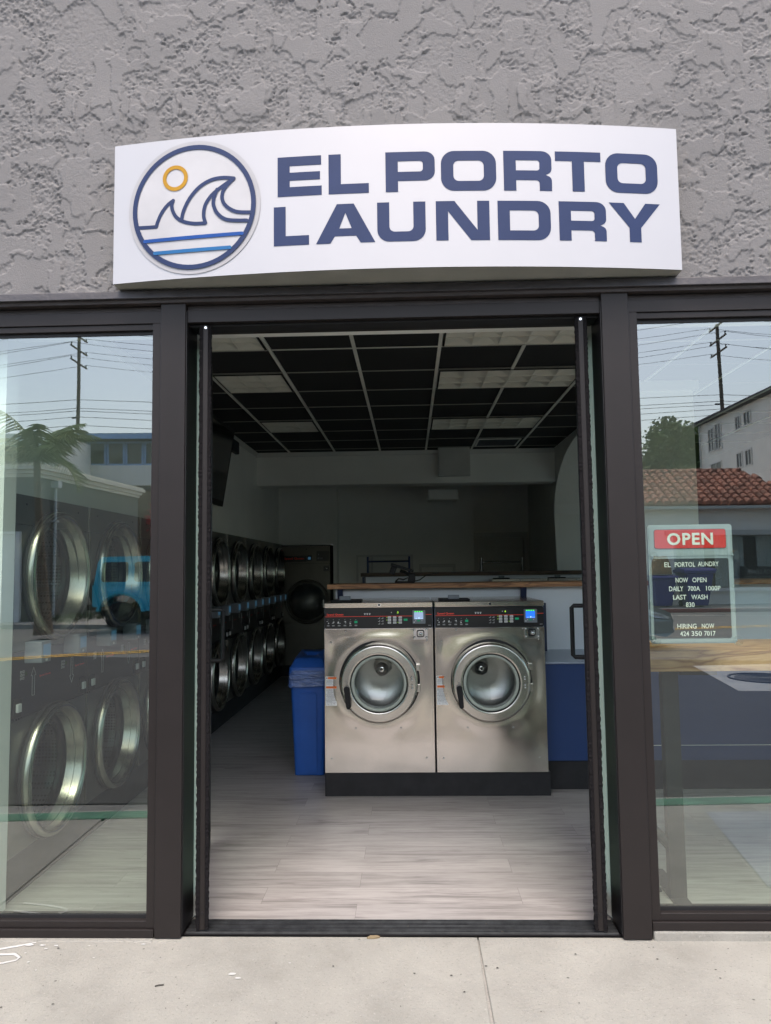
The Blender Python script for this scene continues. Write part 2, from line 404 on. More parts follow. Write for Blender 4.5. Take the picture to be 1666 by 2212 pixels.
# ------------------------------------------------------------------ mesh helpers
class MB:
    def __init__(s): s.v = []; s.f = []; s.sm = []
    def add(s, vs, fs, smooth=False):
        b = len(s.v); s.v += [tuple(v) for v in vs]
        s.f += [tuple(i + b for i in f) for f in fs]; s.sm += [smooth] * len(fs); return s
    def box(s, x0, x1, y0, y1, z0, z1):
        if x0 > x1: x0, x1 = x1, x0
        if y0 > y1: y0, y1 = y1, y0
        if z0 > z1: z0, z1 = z1, z0
        v = [(x0, y0, z0), (x1, y0, z0), (x1, y1, z0), (x0, y1, z0), (x0, y0, z1), (x1, y0, z1), (x1, y1, z1), (x0, y1, z1)]
        return s.add(v, [(0, 3, 2, 1), (4, 5, 6, 7), (0, 1, 5, 4), (1, 2, 6, 5), (2, 3, 7, 6), (3, 0, 4, 7)])
    def obox(s, c, h, M3):
        v = []
        for z in (-1, 1):
            for x, y in ((-1, -1), (1, -1), (1, 1), (-1, 1)):
                v.append(tuple(Vector(c) + M3 @ Vector((x * h[0], y * h[1], z * h[2]))))
        return s.add(v, [(0, 3, 2, 1), (4, 5, 6, 7), (0, 1, 5, 4), (1, 2, 6, 5), (2, 3, 7, 6), (3, 0, 4, 7)])
    def cyl(s, p0, p1, r0, r1=None, n=16, cap=True, smooth=True):
        r1 = r0 if r1 is None else r1
        p0, p1 = Vector(p0), Vector(p1); d = (p1 - p0).normalized()
        a = d.orthogonal().normalized(); b = d.cross(a)
        v = []
        for p, r in ((p0, r0), (p1, r1)):
            for i in range(n):
                t = 2 * math.pi * i / n; v.append(tuple(p + a * (r * math.cos(t)) + b * (r * math.sin(t))))
        f = [(i, (i + 1) % n, n + (i + 1) % n, n + i) for i in range(n)]
        s.add(v, f, smooth)
        if cap: s.add(v, [tuple(reversed(range(n))), tuple(range(n, 2 * n))])
        return s
    def tube(s, pts, r, n=10):
        pts = [Vector(p) for p in pts]; k = len(pts); rs = r if isinstance(r, (list, tuple)) else [r] * k
        v = []; a = None
        for i, p in enumerate(pts):
            d = (pts[min(i + 1, k - 1)] - pts[max(i - 1, 0)]).normalized()
            a = d.orthogonal().normalized() if a is None else (a - d * a.dot(d)).normalized()
            b = d.cross(a)
            for j in range(n):
                t = 2 * math.pi * j / n; v.append(tuple(p + a * (rs[i] * math.cos(t)) + b * (rs[i] * math.sin(t))))
        f = [(i * n + j, i * n + (j + 1) % n, (i + 1) * n + (j + 1) % n, (i + 1) * n + j) for i in range(k - 1) for j in range(n)]
        s.add(v, f, True); s.add(v, [tuple(reversed(range(n))), tuple(range((k - 1) * n, k * n))]); return s
    def lathe(s, prof, c, axis='-Y', n=64, close=False):
        # prof: list of (radius, depth); axis: direction in which depth grows
        ax = {'Y': Vector((0, 1, 0)), '-Y': Vector((0, -1, 0)), 'X': Vector((1, 0, 0)), 'Z': Vector((0, 0, 1))}[axis]
        a = Vector((0, 0, 1)) if axis != 'Z' else Vector((1, 0, 0)); b = ax.cross(a); c = Vector(c); v = []
        for r, d in prof:
            for i in range(n):
                t = 2 * math.pi * i / n; v.append(tuple(c + ax * d + a * (r * math.cos(t)) + b * (r * math.sin(t))))
        k = len(prof)
        f = [(i * n + j, i * n + (j + 1) % n, (i + 1) * n + (j + 1) % n, (i + 1) * n + j) for i in range(k - 1) for j in range(n)]
        s.add(v, f, True)
        return s
    def disc(s, c, r, axis='-Y', n=48):
        ax = {'Y': Vector((0, 1, 0)), '-Y': Vector((0, -1, 0)), 'X': Vector((1, 0, 0)), 'Z': Vector((0, 0, 1))}[axis]
        a = Vector((0, 0, 1)) if axis != 'Z' else Vector((1, 0, 0)); b = ax.cross(a); c = Vector(c)
        return s.add([tuple(c + a * (r * math.cos(2 * math.pi * i / n)) + b * (r * math.sin(2 * math.pi * i / n))) for i in range(n)], [tuple(range(n))])
    def prism(s, poly, d0, d1, plane='XZ', smooth=False):
        def P(a, b, d): return {'XZ': (a, d, b), 'YZ': (d, a, b), 'XY': (a, b, d)}[plane]
        n = len(poly); v = [P(a, b, d0) for a, b in poly] + [P(a, b, d1) for a, b in poly]
        s.add(v, [(i, (i + 1) % n, n + (i + 1) % n, n + i) for i in range(n)], smooth)
        return s.add(v, [tuple(reversed(range(n))), tuple(range(n, 2 * n))])
    def mesh(s, me, fn):
        return s.add([fn(*v.co) for v in me.vertices], [tuple(p.vertices) for p in me.polygons])
    EACH = {'inner_wall', 'outer_wall', 'button', 'indicator_light', 'screw', 'bolt', 'rivet', 'status_light', 'gasket', 'black_trim', 'door_panel', 'hinge', 'orange_band', 'reader_dot', 'roof_bracket', 'light', 'track_rail', 'insulator', 'display', 'trim_line', 'control_panel', 'kick_board', 'reveal', 'header_trim', 'header_beam', 'frame_lip', 'door_seam', 'slat', 'side_seam', 'foot', 'header_outline', 'ring', 'curtain_rail'}
    def pieces(s):
        key = {}; par = list(range(len(s.v)))
        def fd(a):
            while par[a] != a: par[a] = par[par[a]]; a = par[a]
            return a
        for i, v in enumerate(s.v):
            k = tuple(round(c, 5) for c in v)
            if k in key: par[fd(i)] = fd(key[k])
            else: key[k] = i
        for f in s.f:
            for j in f[1:]: par[fd(j)] = fd(f[0])
        out = {}
        for f, sm in zip(s.f, s.sm): out.setdefault(fd(f[0]), []).append((f, sm))
        res = []
        for fs in out.values():
            ids = sorted({i for f, _ in fs for i in f}); mp = {a: b for b, a in enumerate(ids)}
            m_ = MB(); m_.v = [s.v[i] for i in ids]; m_.f = [tuple(mp[i] for i in f) for f, _ in fs]; m_.sm = [sm for _, sm in fs]; res.append(m_)
        return res
    def build(s, name, mat, parent=None, bevel=0, loc=None, seg=2, **tags):
        if name in MB.EACH and parent is not None:
            ps = s.pieces()
            if len(ps) > 1: return [p._build(name, mat, parent, bevel, loc, seg, **tags) for p in ps][0]
        return s._build(name, mat, parent, bevel, loc, seg, **tags)
    def _build(s, name, mat, parent=None, bevel=0, loc=None, seg=2, **tags):
        me = bpy.data.meshes.new(name)
        me.from_pydata(s.v, [], s.f)
        me.polygons.foreach_set('use_smooth', s.sm)
        me.materials.append(MATS[mat] if isinstance(mat, str) else mat)
        bm = bmesh.new(); bm.from_mesh(me); bmesh.ops.recalc_face_normals(bm, faces=bm.faces); bm.to_mesh(me); bm.free()
        o = bpy.data.objects.new(name, me); COL.objects.link(o)
        if parent is not None: o.parent = parent
        if loc: o.location = loc
        if bevel:
            b = o.modifiers.new('bevel', 'BEVEL'); b.width = bevel; b.segments = seg; b.limit_method = 'ANGLE'; b.angle_limit = R(40)
        for k, v in tags.items(): o[k] = v
        return o
def box(*a): return MB().box(*a)
def thing(name, label, cat, loc=(0, 0, 0), rz=0, group=None):
    o = bpy.data.objects.new(name, None); COL.objects.link(o); o.empty_display_size = 0.1
    o.location = loc; o.rotation_euler = (0, 0, rz); o['label'] = label; o['category'] = cat
    if group: o['group'] = group
    return o
def tag(o, label, cat, group=None):
    o['label'] = label; o['category'] = cat
    if group: o['group'] = group
    return o
KIDS = {}
def copy_tree(o, parent=None):
    c = o.copy(); COL.objects.link(c)
    if parent is not None: c.parent = parent
    for ch in [x for x in bpy.data.objects if x.parent == o]: copy_tree(ch, c)
    return c
_txt = {}
def text_mesh(s, offset=0.0, spacing=1.0):
    k = (s, offset, spacing)
    if k in _txt: return _txt[k]
    cu = bpy.data.curves.new('t', 'FONT'); cu.body = s; cu.size = 1.0; cu.offset = offset; cu.space_character = spacing; cu.resolution_u = 3
    ob = bpy.data.objects.new('t', cu)
    COL.objects.link(ob)
    me = bpy.data.meshes.new_from_object(ob)
    COL.objects.unlink(ob); bpy.data.objects.remove(ob)
    xs = [v.co.x for v in me.vertices]; ys = [v.co.y for v in me.vertices]
    _txt[k] = (me, min(xs), max(xs), min(ys), max(ys))
    return _txt[k]
def put_text(mb, s, x0, x1, z0, z1, y, offset=0.0, flipx=False, spacing=1.0):
    me, a, b, c, d = text_mesh(s, offset, spacing)
    if flipx:
        return mb.mesh(me, lambda X, Y, Z: (x1 - (X - a) / (b - a) * (x1 - x0), y, z0 + (Y - c) / (d - c) * (z1 - z0)))
    return mb.mesh(me, lambda X, Y, Z: (x0 + (X - a) / (b - a) * (x1 - x0), y, z0 + (Y - c) / (d - c) * (z1 - z0)))
def arc(cx, cy, rx, ry, a0, a1, n=8):
    return [(cx + rx * math.cos(R(a0 + (a1 - a0) * i / n)), cy + ry * math.sin(R(a0 + (a1 - a0) * i / n))) for i in range(n + 1)]
def rrect(x0, y0, x1, y1, r, n=5):
    return arc(x1 - r, y1 - r, r, r, 0, 90, n) + arc(x0 + r, y1 - r, r, r, 90, 180, n) + arc(x0 + r, y0 + r, r, r, 180, 270, n) + arc(x1 - r, y0 + r, r, r, 270, 360, n)
def fill_loops(loops):
    cu = bpy.data.curves.new('c', 'CURVE'); cu.dimensions = '2D'; cu.fill_mode = 'BOTH'
    for lp in loops:
        sp = cu.splines.new('POLY'); sp.points.add(len(lp) - 1)
        for p, (x, y) in zip(sp.points, lp): p.co = (x, y, 0, 1)
        sp.use_cyclic_u = True
    ob = bpy.data.objects.new('c', cu); COL.objects.link(ob)
    me = bpy.data.meshes.new_from_object(ob)
    COL.objects.unlink(ob); bpy.data.objects.remove(ob)
    return me
def slice_x(me, step, x0, x1):
    bm = bmesh.new(); bm.from_mesh(me)
    x = x0
    while x < x1:
        bmesh.ops.bisect_plane(bm, geom=bm.verts[:] + bm.edges[:] + bm.faces[:], plane_co=(x, 0, 0), plane_no=(1, 0, 0))
        x += step
    bm.to_mesh(me); bm.free(); return me

# ================================================================== GROUND, ROAD
def struct(o): o['kind'] = 'structure'; return o
RZ = -0.12
g = MB(); g.add([(-160, -160, RZ - 0.008), (160, -160, RZ - 0.008), (160, 60, RZ - 0.008), (-160, 60, RZ - 0.008)], [(0, 1, 2, 3)])
struct(g.build('ground', 'far_asphalt'))
def poly_sheet(name, pts, z, mat):
    mb = MB(); mb.add([(x, y, z) for x, y in pts], [tuple(range(len(pts)))]); return struct(mb.build(name, mat))
poly_sheet('road', [(-40, -1.2), (40, -3.2), (40, -6.2), (-40, -12.5 - 3)], RZ, 'asphalt')
poly_sheet('road', [(-60, -15.4), (40, -6.2), (60, -22.6), (9, -24.4), (-6, -18.4), (-60, -26)], RZ - .004, 'asphalt' if False else 'far_asphalt')
# near curb runs a few degrees off the facade
def cy(x): return -1.43 - 0.068 * (x + 2.1)
def band(name, off0, off1, z0, z1, mat, x0=-14, x1=14, tagk=True):
    mb = MB()
    mb.add([(x0, cy(x0) + off0, z0), (x1, cy(x1) + off0, z0), (x1, cy(x1) + off1, z0), (x0, cy(x0) + off1, z0),
            (x0, cy(x0) + off0, z1), (x1, cy(x1) + off0, z1), (x1, cy(x1) + off1, z1), (x0, cy(x0) + off1, z1)],
           [(0, 3, 2, 1), (4, 5, 6, 7), (0, 1, 5, 4), (1, 2, 6, 5), (2, 3, 7, 6), (3, 0, 4, 7)])
    return struct(mb.build(name, mat, bevel=0.01))
band('curb', -0.15, 0.0, RZ - 0.1, 0.002, 'curb_green')
band('gutter', -0.55, -0.153, RZ - 0.1, RZ + 0.006, 'gutter_concrete')
# sidewalk slabs (joints are real gaps)
xs = [-14, -4.2, -1.95, 0.262, 2.45, 4.6, 14]
for i in range(len(xs) - 1):
    a, b = xs[i] + 0.0022, xs[i + 1] - 0.0022
    mb = MB(); mb.add([(a, cy(a) + 0.006, -0.11), (b - 0.02, cy(b) + 0.006, -0.11), (b, 0.03, -0.11), (a, 0.03, -0.11),
                       (a, cy(a) + 0.006, 0.0), (b - 0.02, cy(b) + 0.006, 0.0), (b, 0.03, 0.0), (a, 0.03, 0.0)],
                      [(0, 3, 2, 1), (4, 5, 6, 7), (0, 1, 5, 4), (1, 2, 6, 5), (2, 3, 7, 6), (3, 0, 4, 7)])
    struct(mb.build('sidewalk', 'sidewalk_concrete', bevel=0.004))
poly_sheet('sidewalk', [(1.70, -0.42), (3.3, -0.42), (3.3, -1.58), (1.84, -1.55)], 0.004, 'pale_slab')
poly_sheet('sidewalk', [(-14, cy(-14) + .02), (14, cy(14) + .02), (14, .02), (-14, .02)], -0.009, 'gutter_concrete')
# yellow centre lines, white line, manhole pad
def line2(name, pts, w, mat, z=RZ + 0.005):
    mb = MB()
    for (xa, ya), (xb, yb) in zip(pts[:-1], pts[1:]):
        d = Vector((xb - xa, yb - ya, 0)).normalized(); n = Vector((-d.y, d.x, 0)) * w / 2
        mb.add([(xa + n.x, ya + n.y, z), (xb + n.x, yb + n.y, z), (xb - n.x, yb - n.y, z), (xa - n.x, ya - n.y, z)], [(0, 1, 2, 3)])
    return struct(mb.build(name, mat))
line2('road_marking', [(-20, -5.1), (-5.6, -12.42), (2, -15.6), (20, -20.2)], 0.12, 'line_yellow')
line2('road_marking', [(-20, -5.45), (-5.6, -12.75), (2, -15.95), (20, -20.55)], 0.12, 'line_yellow')
line2('road_marking', [(3, -23.2), (11, -22.4), (14, -20.6), (22, -17)], 0.13, 'line_white')
poly_sheet('road_patch', [(4.35, -6.9), (9, -6.6), (9, -10.2), (4.7, -9.4)], RZ + 0.004, 'pad_concrete')
mh = thing('manhole_cover', 'round iron manhole cover with ring pattern in the pale concrete patch of the road', 'manhole cover', (5.2, -8.0, RZ + 0.004))
MB().lathe([(0.0, 0.012), (0.40, 0.012), (0.41, 0.0)], (0, 0, 0), 'Z', 40).build('lid', 'iron', mh)
rg = MB()
for r in (0.1, 0.18, 0.26, 0.34, 0.47): rg.lathe([(r, 0.0), (r, 0.018), (r + 0.03, 0.018), (r + 0.03, 0.0)], (0, 0, 0), 'Z', 40)
rg.build('ring', 'iron', mh)
# far sidewalk and curb
mb = MB(); mb.prism([(-60, -26), (-6, -18.6), (9, -24.6), (60, -22.8), (60, -60), (-60, -60)], RZ - 0.2, -0.0, 'XY')
struct(mb.build('sidewalk', 'gutter_concrete'))
mb = MB(); mb.prism([(9, -24.42), (60, -22.62), (60, -22.80), (9, -24.60)], RZ, 0.005, 'XY')
struct(mb.build('curb', 'curb_red'))
mb = MB().box(4.62, 8, .05, 14, -.1, -.004); struct(mb.build('sidewalk', 'sidewalk_concrete'))  # unseen side pavement, added to bounce light in through the side glazing
# paint marks and litter on the sidewalk
mb = MB()
pts = [(-1.75, -0.03), (-1.66, -0.055), (-1.60, -0.02)]
mb.tube([(-1.95, -0.14, 0.001), (-1.76, -0.10, 0.001), (-1.66, -0.06, 0.001), (-1.60, -0.03, 0.001)], [0.008, 0.010, 0.009, 0.004], 6)
mb.tube([(-1.85, -0.16, 0.001), (-1.72, -0.130, 0.001), (-1.64, -0.125, 0.001), (-1.605, -0.155, 0.001), (-1.612, -.175, .001), (-1.65, -0.195, 0.001), (-1.72, -.215, .001), (-1.85, -0.24, 0.001)], [.010, .009, .009, .008, .007, .007, .008, .008], 6)
for k, v in enumerate(mb.v): mb.v[k] = (v[0], v[1], 0.001 + (v[2] - 0.001) * 0.12 + 0.001)
o = mb.build('paint_mark', 'paint_white'); struct(o)
mb = MB()
for (x, y, r) in [(-1.62, -0.055, 0.022), (-1.56, -0.055, 0.014), (-1.53, -0.085, 0.010), (-1.50, -0.06, 0.012), (-1.60, -0.12, .008), (-1.55, -.19, .008), (-1.49, -.25, .005), (-1.14, -0.045, .012), (-1.30, -.155, .006), (-1.36, -.06, .006), (-.71, -.27, .02), (-.68, -.30, .014), (-.5, -.19, .007)]:
    q = random.Random(int(x * 1000)); n = 9
    mb.add([(x + r * q.uniform(.5, 1.1) * math.cos(2 * math.pi * i / n), y + .5 * r * q.uniform(.5, 1.1) * math.sin(2 * math.pi * i / n), 0.0035) for i in range(n)], [tuple(range(n))])
struct(mb.build('paint_mark', 'paint_white'))
mb = MB()
for i in range(46):
    x = random.uniform(-1.7, 1.3); y = random.uniform(-0.62, -0.04); r = random.choice([.002, .003, .003, .005])
    n = 7
    mb.add([(x + r * random.uniform(.5, 1.4) * math.cos(2 * math.pi * k / n), y + r * random.uniform(.5, 1.2) * math.sin(2 * math.pi * k / n), 0.0035) for k in range(n)], [tuple(range(n))])
o = mb.build('pavement_specks', 'debris_dark'); o['kind'] = 'stuff'; o['label'] = 'dark specks and grit scattered on the concrete sidewalk'; o['category'] = 'grit'
mb = MB(); L = [(-0.06, -0.015), (-.02, -.02), (.03, -.012), (.05, .0), (.02, .018), (-.01, .012), (-.035, .014)]
mb.prism([(a * .5, b * .6) for a, b in L], 0.0, 0.006, 'XY')
tag(mb.build('dry_leaf', 'leaf_dry', loc=(-0.175, 0.02, 0.001)), 'small dry tan leaf lying against the door threshold', 'leaf')
mb = MB(); mb.tube([(0, 0, 0), (0.012, .008, 0), (.03, .010, 0)], .0025, 5)
tag(mb.build('twig', 'debris_dark', loc=(-0.98, -0.36, 0.004)), 'thin curved dark twig on the concrete left of the doorway', 'twig')

# ================================================================== FACADE
bld = thing('laundromat_building', 'grey stucco laundromat with dark bronze storefront and open double glass door', 'building')
# stucco: real height field
def vnoise(shape, cells, rng):
    h, w = shape; ch, cw = cells
    gr = rng.random((ch + 3, cw + 3))
    yy = np.linspace(0, ch, h); xx = np.linspace(0, cw, w)
    yi = yy.astype(int); xi = xx.astype(int); yf = yy - yi; xf = xx - xi
    yf = yf * yf * (3 - 2 * yf); xf = xf * xf * (3 - 2 * xf)
    a = gr[np.ix_(yi, xi)]; b = gr[np.ix_(yi, xi + 1)]; c = gr[np.ix_(yi + 1, xi)]; d = gr[np.ix_(yi + 1, xi + 1)]
    return (a * (1 - xf) + b * xf) * (1 - yf[:, None]) + (c * (1 - xf) + d * xf) * yf[:, None]
def fbm(shape, cells, octv, rng, gain=.55):
    o = 0; a = 1; s = 0
    for k in range(octv):
        o = o + a * vnoise(shape, (cells[0] * 2 ** k, cells[1] * 2 ** k), rng); s += a; a *= gain
    return o / s
def sample(img, yy, xx):
    h, w = img.shape; yy = np.clip(yy, 0, h - 1.001); xx = np.clip(xx, 0, w - 1.001)
    yi = yy.astype(int); xi = xx.astype(int); yf = yy - yi; xf = xx - xi
    return (img[yi, xi] * (1 - xf) + img[yi, xi + 1] * xf) * (1 - yf) + (img[yi + 1, xi] * (1 - xf) + img[yi + 1, xi + 1] * xf) * yf
rng = np.random.default_rng(11)
X0, X1, Z0, Z1, ST = -3.3, 3.3, 2.806, 4.6, 0.0044
W_, H_ = int((X1 - X0) / ST), int((Z1 - Z0) / ST)
shp = (H_, W_)
def cells(m_): return (max(1, int((Z1 - Z0) / m_)), max(1, int((X1 - X0) / m_)))
wx = fbm(shp, cells(.09), 4, rng) - .5; wz = fbm(shp, cells(.09), 4, rng) - .5
YY, XX = np.mgrid[0:H_, 0:W_].astype(float)
def plate(cx_, cz_, oct_, warp):
    p = fbm(shp, (cells(cz_)[0], cells(cx_)[1]), oct_, rng, .42)
    return sample(p, YY + wz * warp / ST, XX + wx * warp / ST)
fine = fbm(shp, cells(.018), 3, rng, .75)
grain = fbm(shp, cells(.008), 1, rng, .7)
def sstep(a, b, x): t_ = np.clip((x - a) / (b - a), 0, 1); return t_ * t_ * (3 - 2 * t_)
p1 = plate(.12, .085, 3, .12) + (fine - .5) * .13
p2 = plate(.085, .11, 3, .09) + (fine - .5) * .13
big = fbm(shp, cells(.5), 2, rng)
m1 = sstep(.515, .545, p1); m2 = sstep(.545, .575, p2)
Zr = Z0 + YY * ST
strk = np.exp(-((Zr - 3.66) / .10) ** 2)
p3 = plate(.055, .26, 2, .06) + (fine - .5) * .06
m3 = sstep(.50, .53, p3) * strk
ht = .0040 * m1 + .0036 * m2 + .0055 * m3
smooth_mask = np.clip(m1 + m2 + m3, 0, 1)
rough = (fine - .5) * .0092 + (grain - .5) * .0045
ht = ht + rough * (1 - .86 * smooth_mask) * (.35 + 1.1 * sstep(.35, .65, big)) + (big - .5) * .006
# crumbly lip along plate edges
edge = np.exp(-((p1 - .517) / .018) ** 2) + np.exp(-((p2 - .547) / .018) ** 2) + strk * np.exp(-((p3 - .515) / .02) ** 2)
ht += np.clip(edge, 0, 1) * (grain - .42) * .009
vx = X0 + XX * ST
co = np.stack([vx.ravel(), (-0.004 - ht).ravel(), Zr.ravel()], 1)
idx = np.arange(H_ * W_).reshape(H_, W_)
fc = np.stack([idx[:-1, :-1], idx[:-1, 1:], idx[1:, 1:], idx[1:, :-1]], -1).reshape(-1, 4)
me = bpy.data.meshes.new('stucco_wall')
me.vertices.add(len(co)); me.vertices.foreach_set('co', co.ravel())
me.loops.add(fc.size); me.loops.foreach_set('vertex_index', fc.ravel().astype(np.int32))
me.polygons.add(len(fc)); me.polygons.foreach_set('loop_start', np.arange(0, fc.size, 4, dtype=np.int32)); me.polygons.foreach_set('loop_total', np.full(len(fc), 4, dtype=np.int32))
me.update(calc_edges=True); me.polygons.foreach_set('use_smooth', np.ones(len(fc), dtype=bool))
me.materials.append(MATS['stucco'])
o = bpy.data.objects.new('stucco_wall', me); COL.objects.link(o); o.parent = bld
w = MB()
w.box(-9, 4.6, 0.002, 0.25, 2.806, 6.4); w.box(-9, X0 + .005, -0.006, 0.002, 2.806, 6.4); w.box(X1 - .005, 4.6, -0.006, 0.002, 2.806, 6.4); w.box(X0 + .006, X1 - .006, -0.006, 0.002, Z1 - .01, 6.4)
w.box(-9, -2.42, 0.002, 0.25, -0.1, 2.80); w.box(4.36, 4.6, 5.8, 9.3, -.1, 2.70)
w.build('outer_wall', 'stucco', bld)
# flashing and header
MB().prism([(-0.034, 2.778), (-0.030, 2.812), (-0.002, 2.822), (0.0, 2.778)], -2.42, 4.6, 'YZ').build('flashing', 'flashing_paint', bld, bevel=.002)
MB().prism([(-0.012, 2.762), (-0.016, 2.777), (0.03, 2.777), (0.03, 2.762)], -2.42, 4.6, 'YZ').build('drip_strip', 'old_paint', bld)
h = MB()
for a, b in ((-2.42, -1.1085), (-0.9945, 0.8655), (0.9835, 4.6)):
    h.box(a, b, 0.030, 0.2, 2.735, 2.761)
h.build('header_trim', 'old_paint', bld, bevel=.003)
h = MB()
for a, b in ((-2.42, -1.1085), (-0.9945, 0.8655), (0.9835, 4.6)):
    h.box(a, b, 0.018, 0.2, 2.678, 2.7345)
h.build('header_beam', 'bronze_frame', bld, bevel=.002)
h = MB().box(-0.9945, .8655, 0.05, .14, 2.668, 2.677)
h.build('door_head', 'black_gap', bld)
for a, b in ((-1.108, -0.995), (0.865, 0.983)):
    c = MB().box(a, b, 0, 0.172, 0.004, 2.768)
    co_ = c.build('column', 'bronze_frame', bld, bevel=.003)
    MB().box(a - .004, a, .01, .172, .02, 2.73).box(b, b + .004, .01, .172, .02, 2.73).build('reveal', 'bronze_dark', co_)
for a, b in ((-2.54, -2.42), (3.33, 3.45)):
    MB().box(a, b, -.01, 0.17, -.02, 2.768).build('column', 'bronze_frame', bld, bevel=.003)
# windows
def window(xa, xb, zs, inner_l, inner_r, fy):
    f = MB()
    f.box(xa, xa + inner_l, fy, .11, zs + .035, 2.6775); f.box(xb - inner_r, xb, fy, .11, zs + .035, 2.6775)
    f.box(xa + inner_l, xb - inner_r, fy + .012, .046, 2.650, 2.6775)
    f.box(xa + inner_l, xb - inner_r, .054, .11, 2.650, 2.6775)
    f.box(xa + inner_l, xb - inner_r, fy + .002, .046, zs + .035, zs + .064); f.box(xa + inner_l, xb - inner_r, .054, .11, zs + .035, zs + .064)
    fo = f.build('window', 'bronze_frame', bld, bevel=.002)
    MB().box(xa, xb, fy - .012, .12, zs, zs + .034).build('sill', 'bronze_frame', fo, bevel=.002)
    gk = MB(); gk.box(xa + inner_l, xb - inner_r, .043, .0485, zs + .064, zs + .078); gk.box(xa + inner_l, xb - inner_r, .043, .0485, 2.635, 2.650)
    gk.build('gasket', 'black_gap', fo)
    MB().box(xa + inner_l, xb - inner_r, .0492, .0508, zs + .064, 2.650)
    p = MB(); p.add([(xa + inner_l, .05, zs + .064), (xb - inner_r, .05, zs + .064), (xb - inner_r, .05, 2.650), (xa + inner_l, .05, 2.650)], [(0, 1, 2, 3)])
    p.build('glass_pane', 'shop_glass', fo)
    return fo
window(-2.42, -1.1125, .004, .06, .036, 0.014)
window(.9875, 3.33, .040, .036, .06, 0.014)
window(3.4515, 4.38, .040, .05, .05, 0.014)  # extra front window out of view, added to bring daylight indoors
MB().box(4.382, 4.6, -.01, .17, .0, 2.768).build('column', 'bronze_frame', bld, bevel=.003)
sf = MB()
for y in (.172, 2.0, 3.85, 5.7): sf.box(4.42, 4.54, y, y + .09, .0, 2.70)
for a_, b_ in ((.262, 2.0), (2.09, 3.85), (3.94, 5.7)): sf.box(4.42, 4.54, a_, b_, .0, .10); sf.box(4.42, 4.54, a_, b_, 2.62, 2.70)
sfo = sf.build('side_window', 'bronze_frame', bld)  # unseen side glazing, added to let more daylight into the room
MB().add([(4.48, .262, .1), (4.48, 5.7, .1), (4.48, 5.7, 2.62), (4.48, .262, 2.62)], [(0, 1, 2, 3)]).build('glass_pane', 'door_glass', sfo)
MB().box(4.36, 4.60, .255, 9.3, 2.702, 6.4).build('side_wall', 'stucco', bld)
l = MB(); l.box(-2.42, -1.113, -.022, .13, -.03, .003)
l.build('window_curb', 'sidewalk_concrete', bld, bevel=.004)
l = MB(); l.box(.99, 4.6, .0, .13, -.03, .0385); l.build('window_curb', 'sidewalk_concrete', bld, bevel=.008)
# threshold with tracks
t_ = MB().box(-.994, .864, .036, .162, .001, .006)
t_.build('threshold', 'bronze_dark', bld)
t_ = MB()
for y in (.040, .056, .066, .090, .100, .124, .134, .152): t_.box(-.985, .855, y, y + .004, .0062, .014)
t_.build('track_rail', 'track_metal', bld)
# white jamb returns just inside the door
MB().prism([(-1.035, .176), (-.998, .176), (-.974, .24), (-.974, .258), (-1.035, .258)], .01, 2.70, 'XY').build('door_jamb', 'jamb_white', bld)
MB().prism([(.905, .176), (.868, .176), (.846, .24), (.846, .258), (.905, .258)], .01, 2.70, 'XY').build('door_jamb', 'jamb_white', bld)
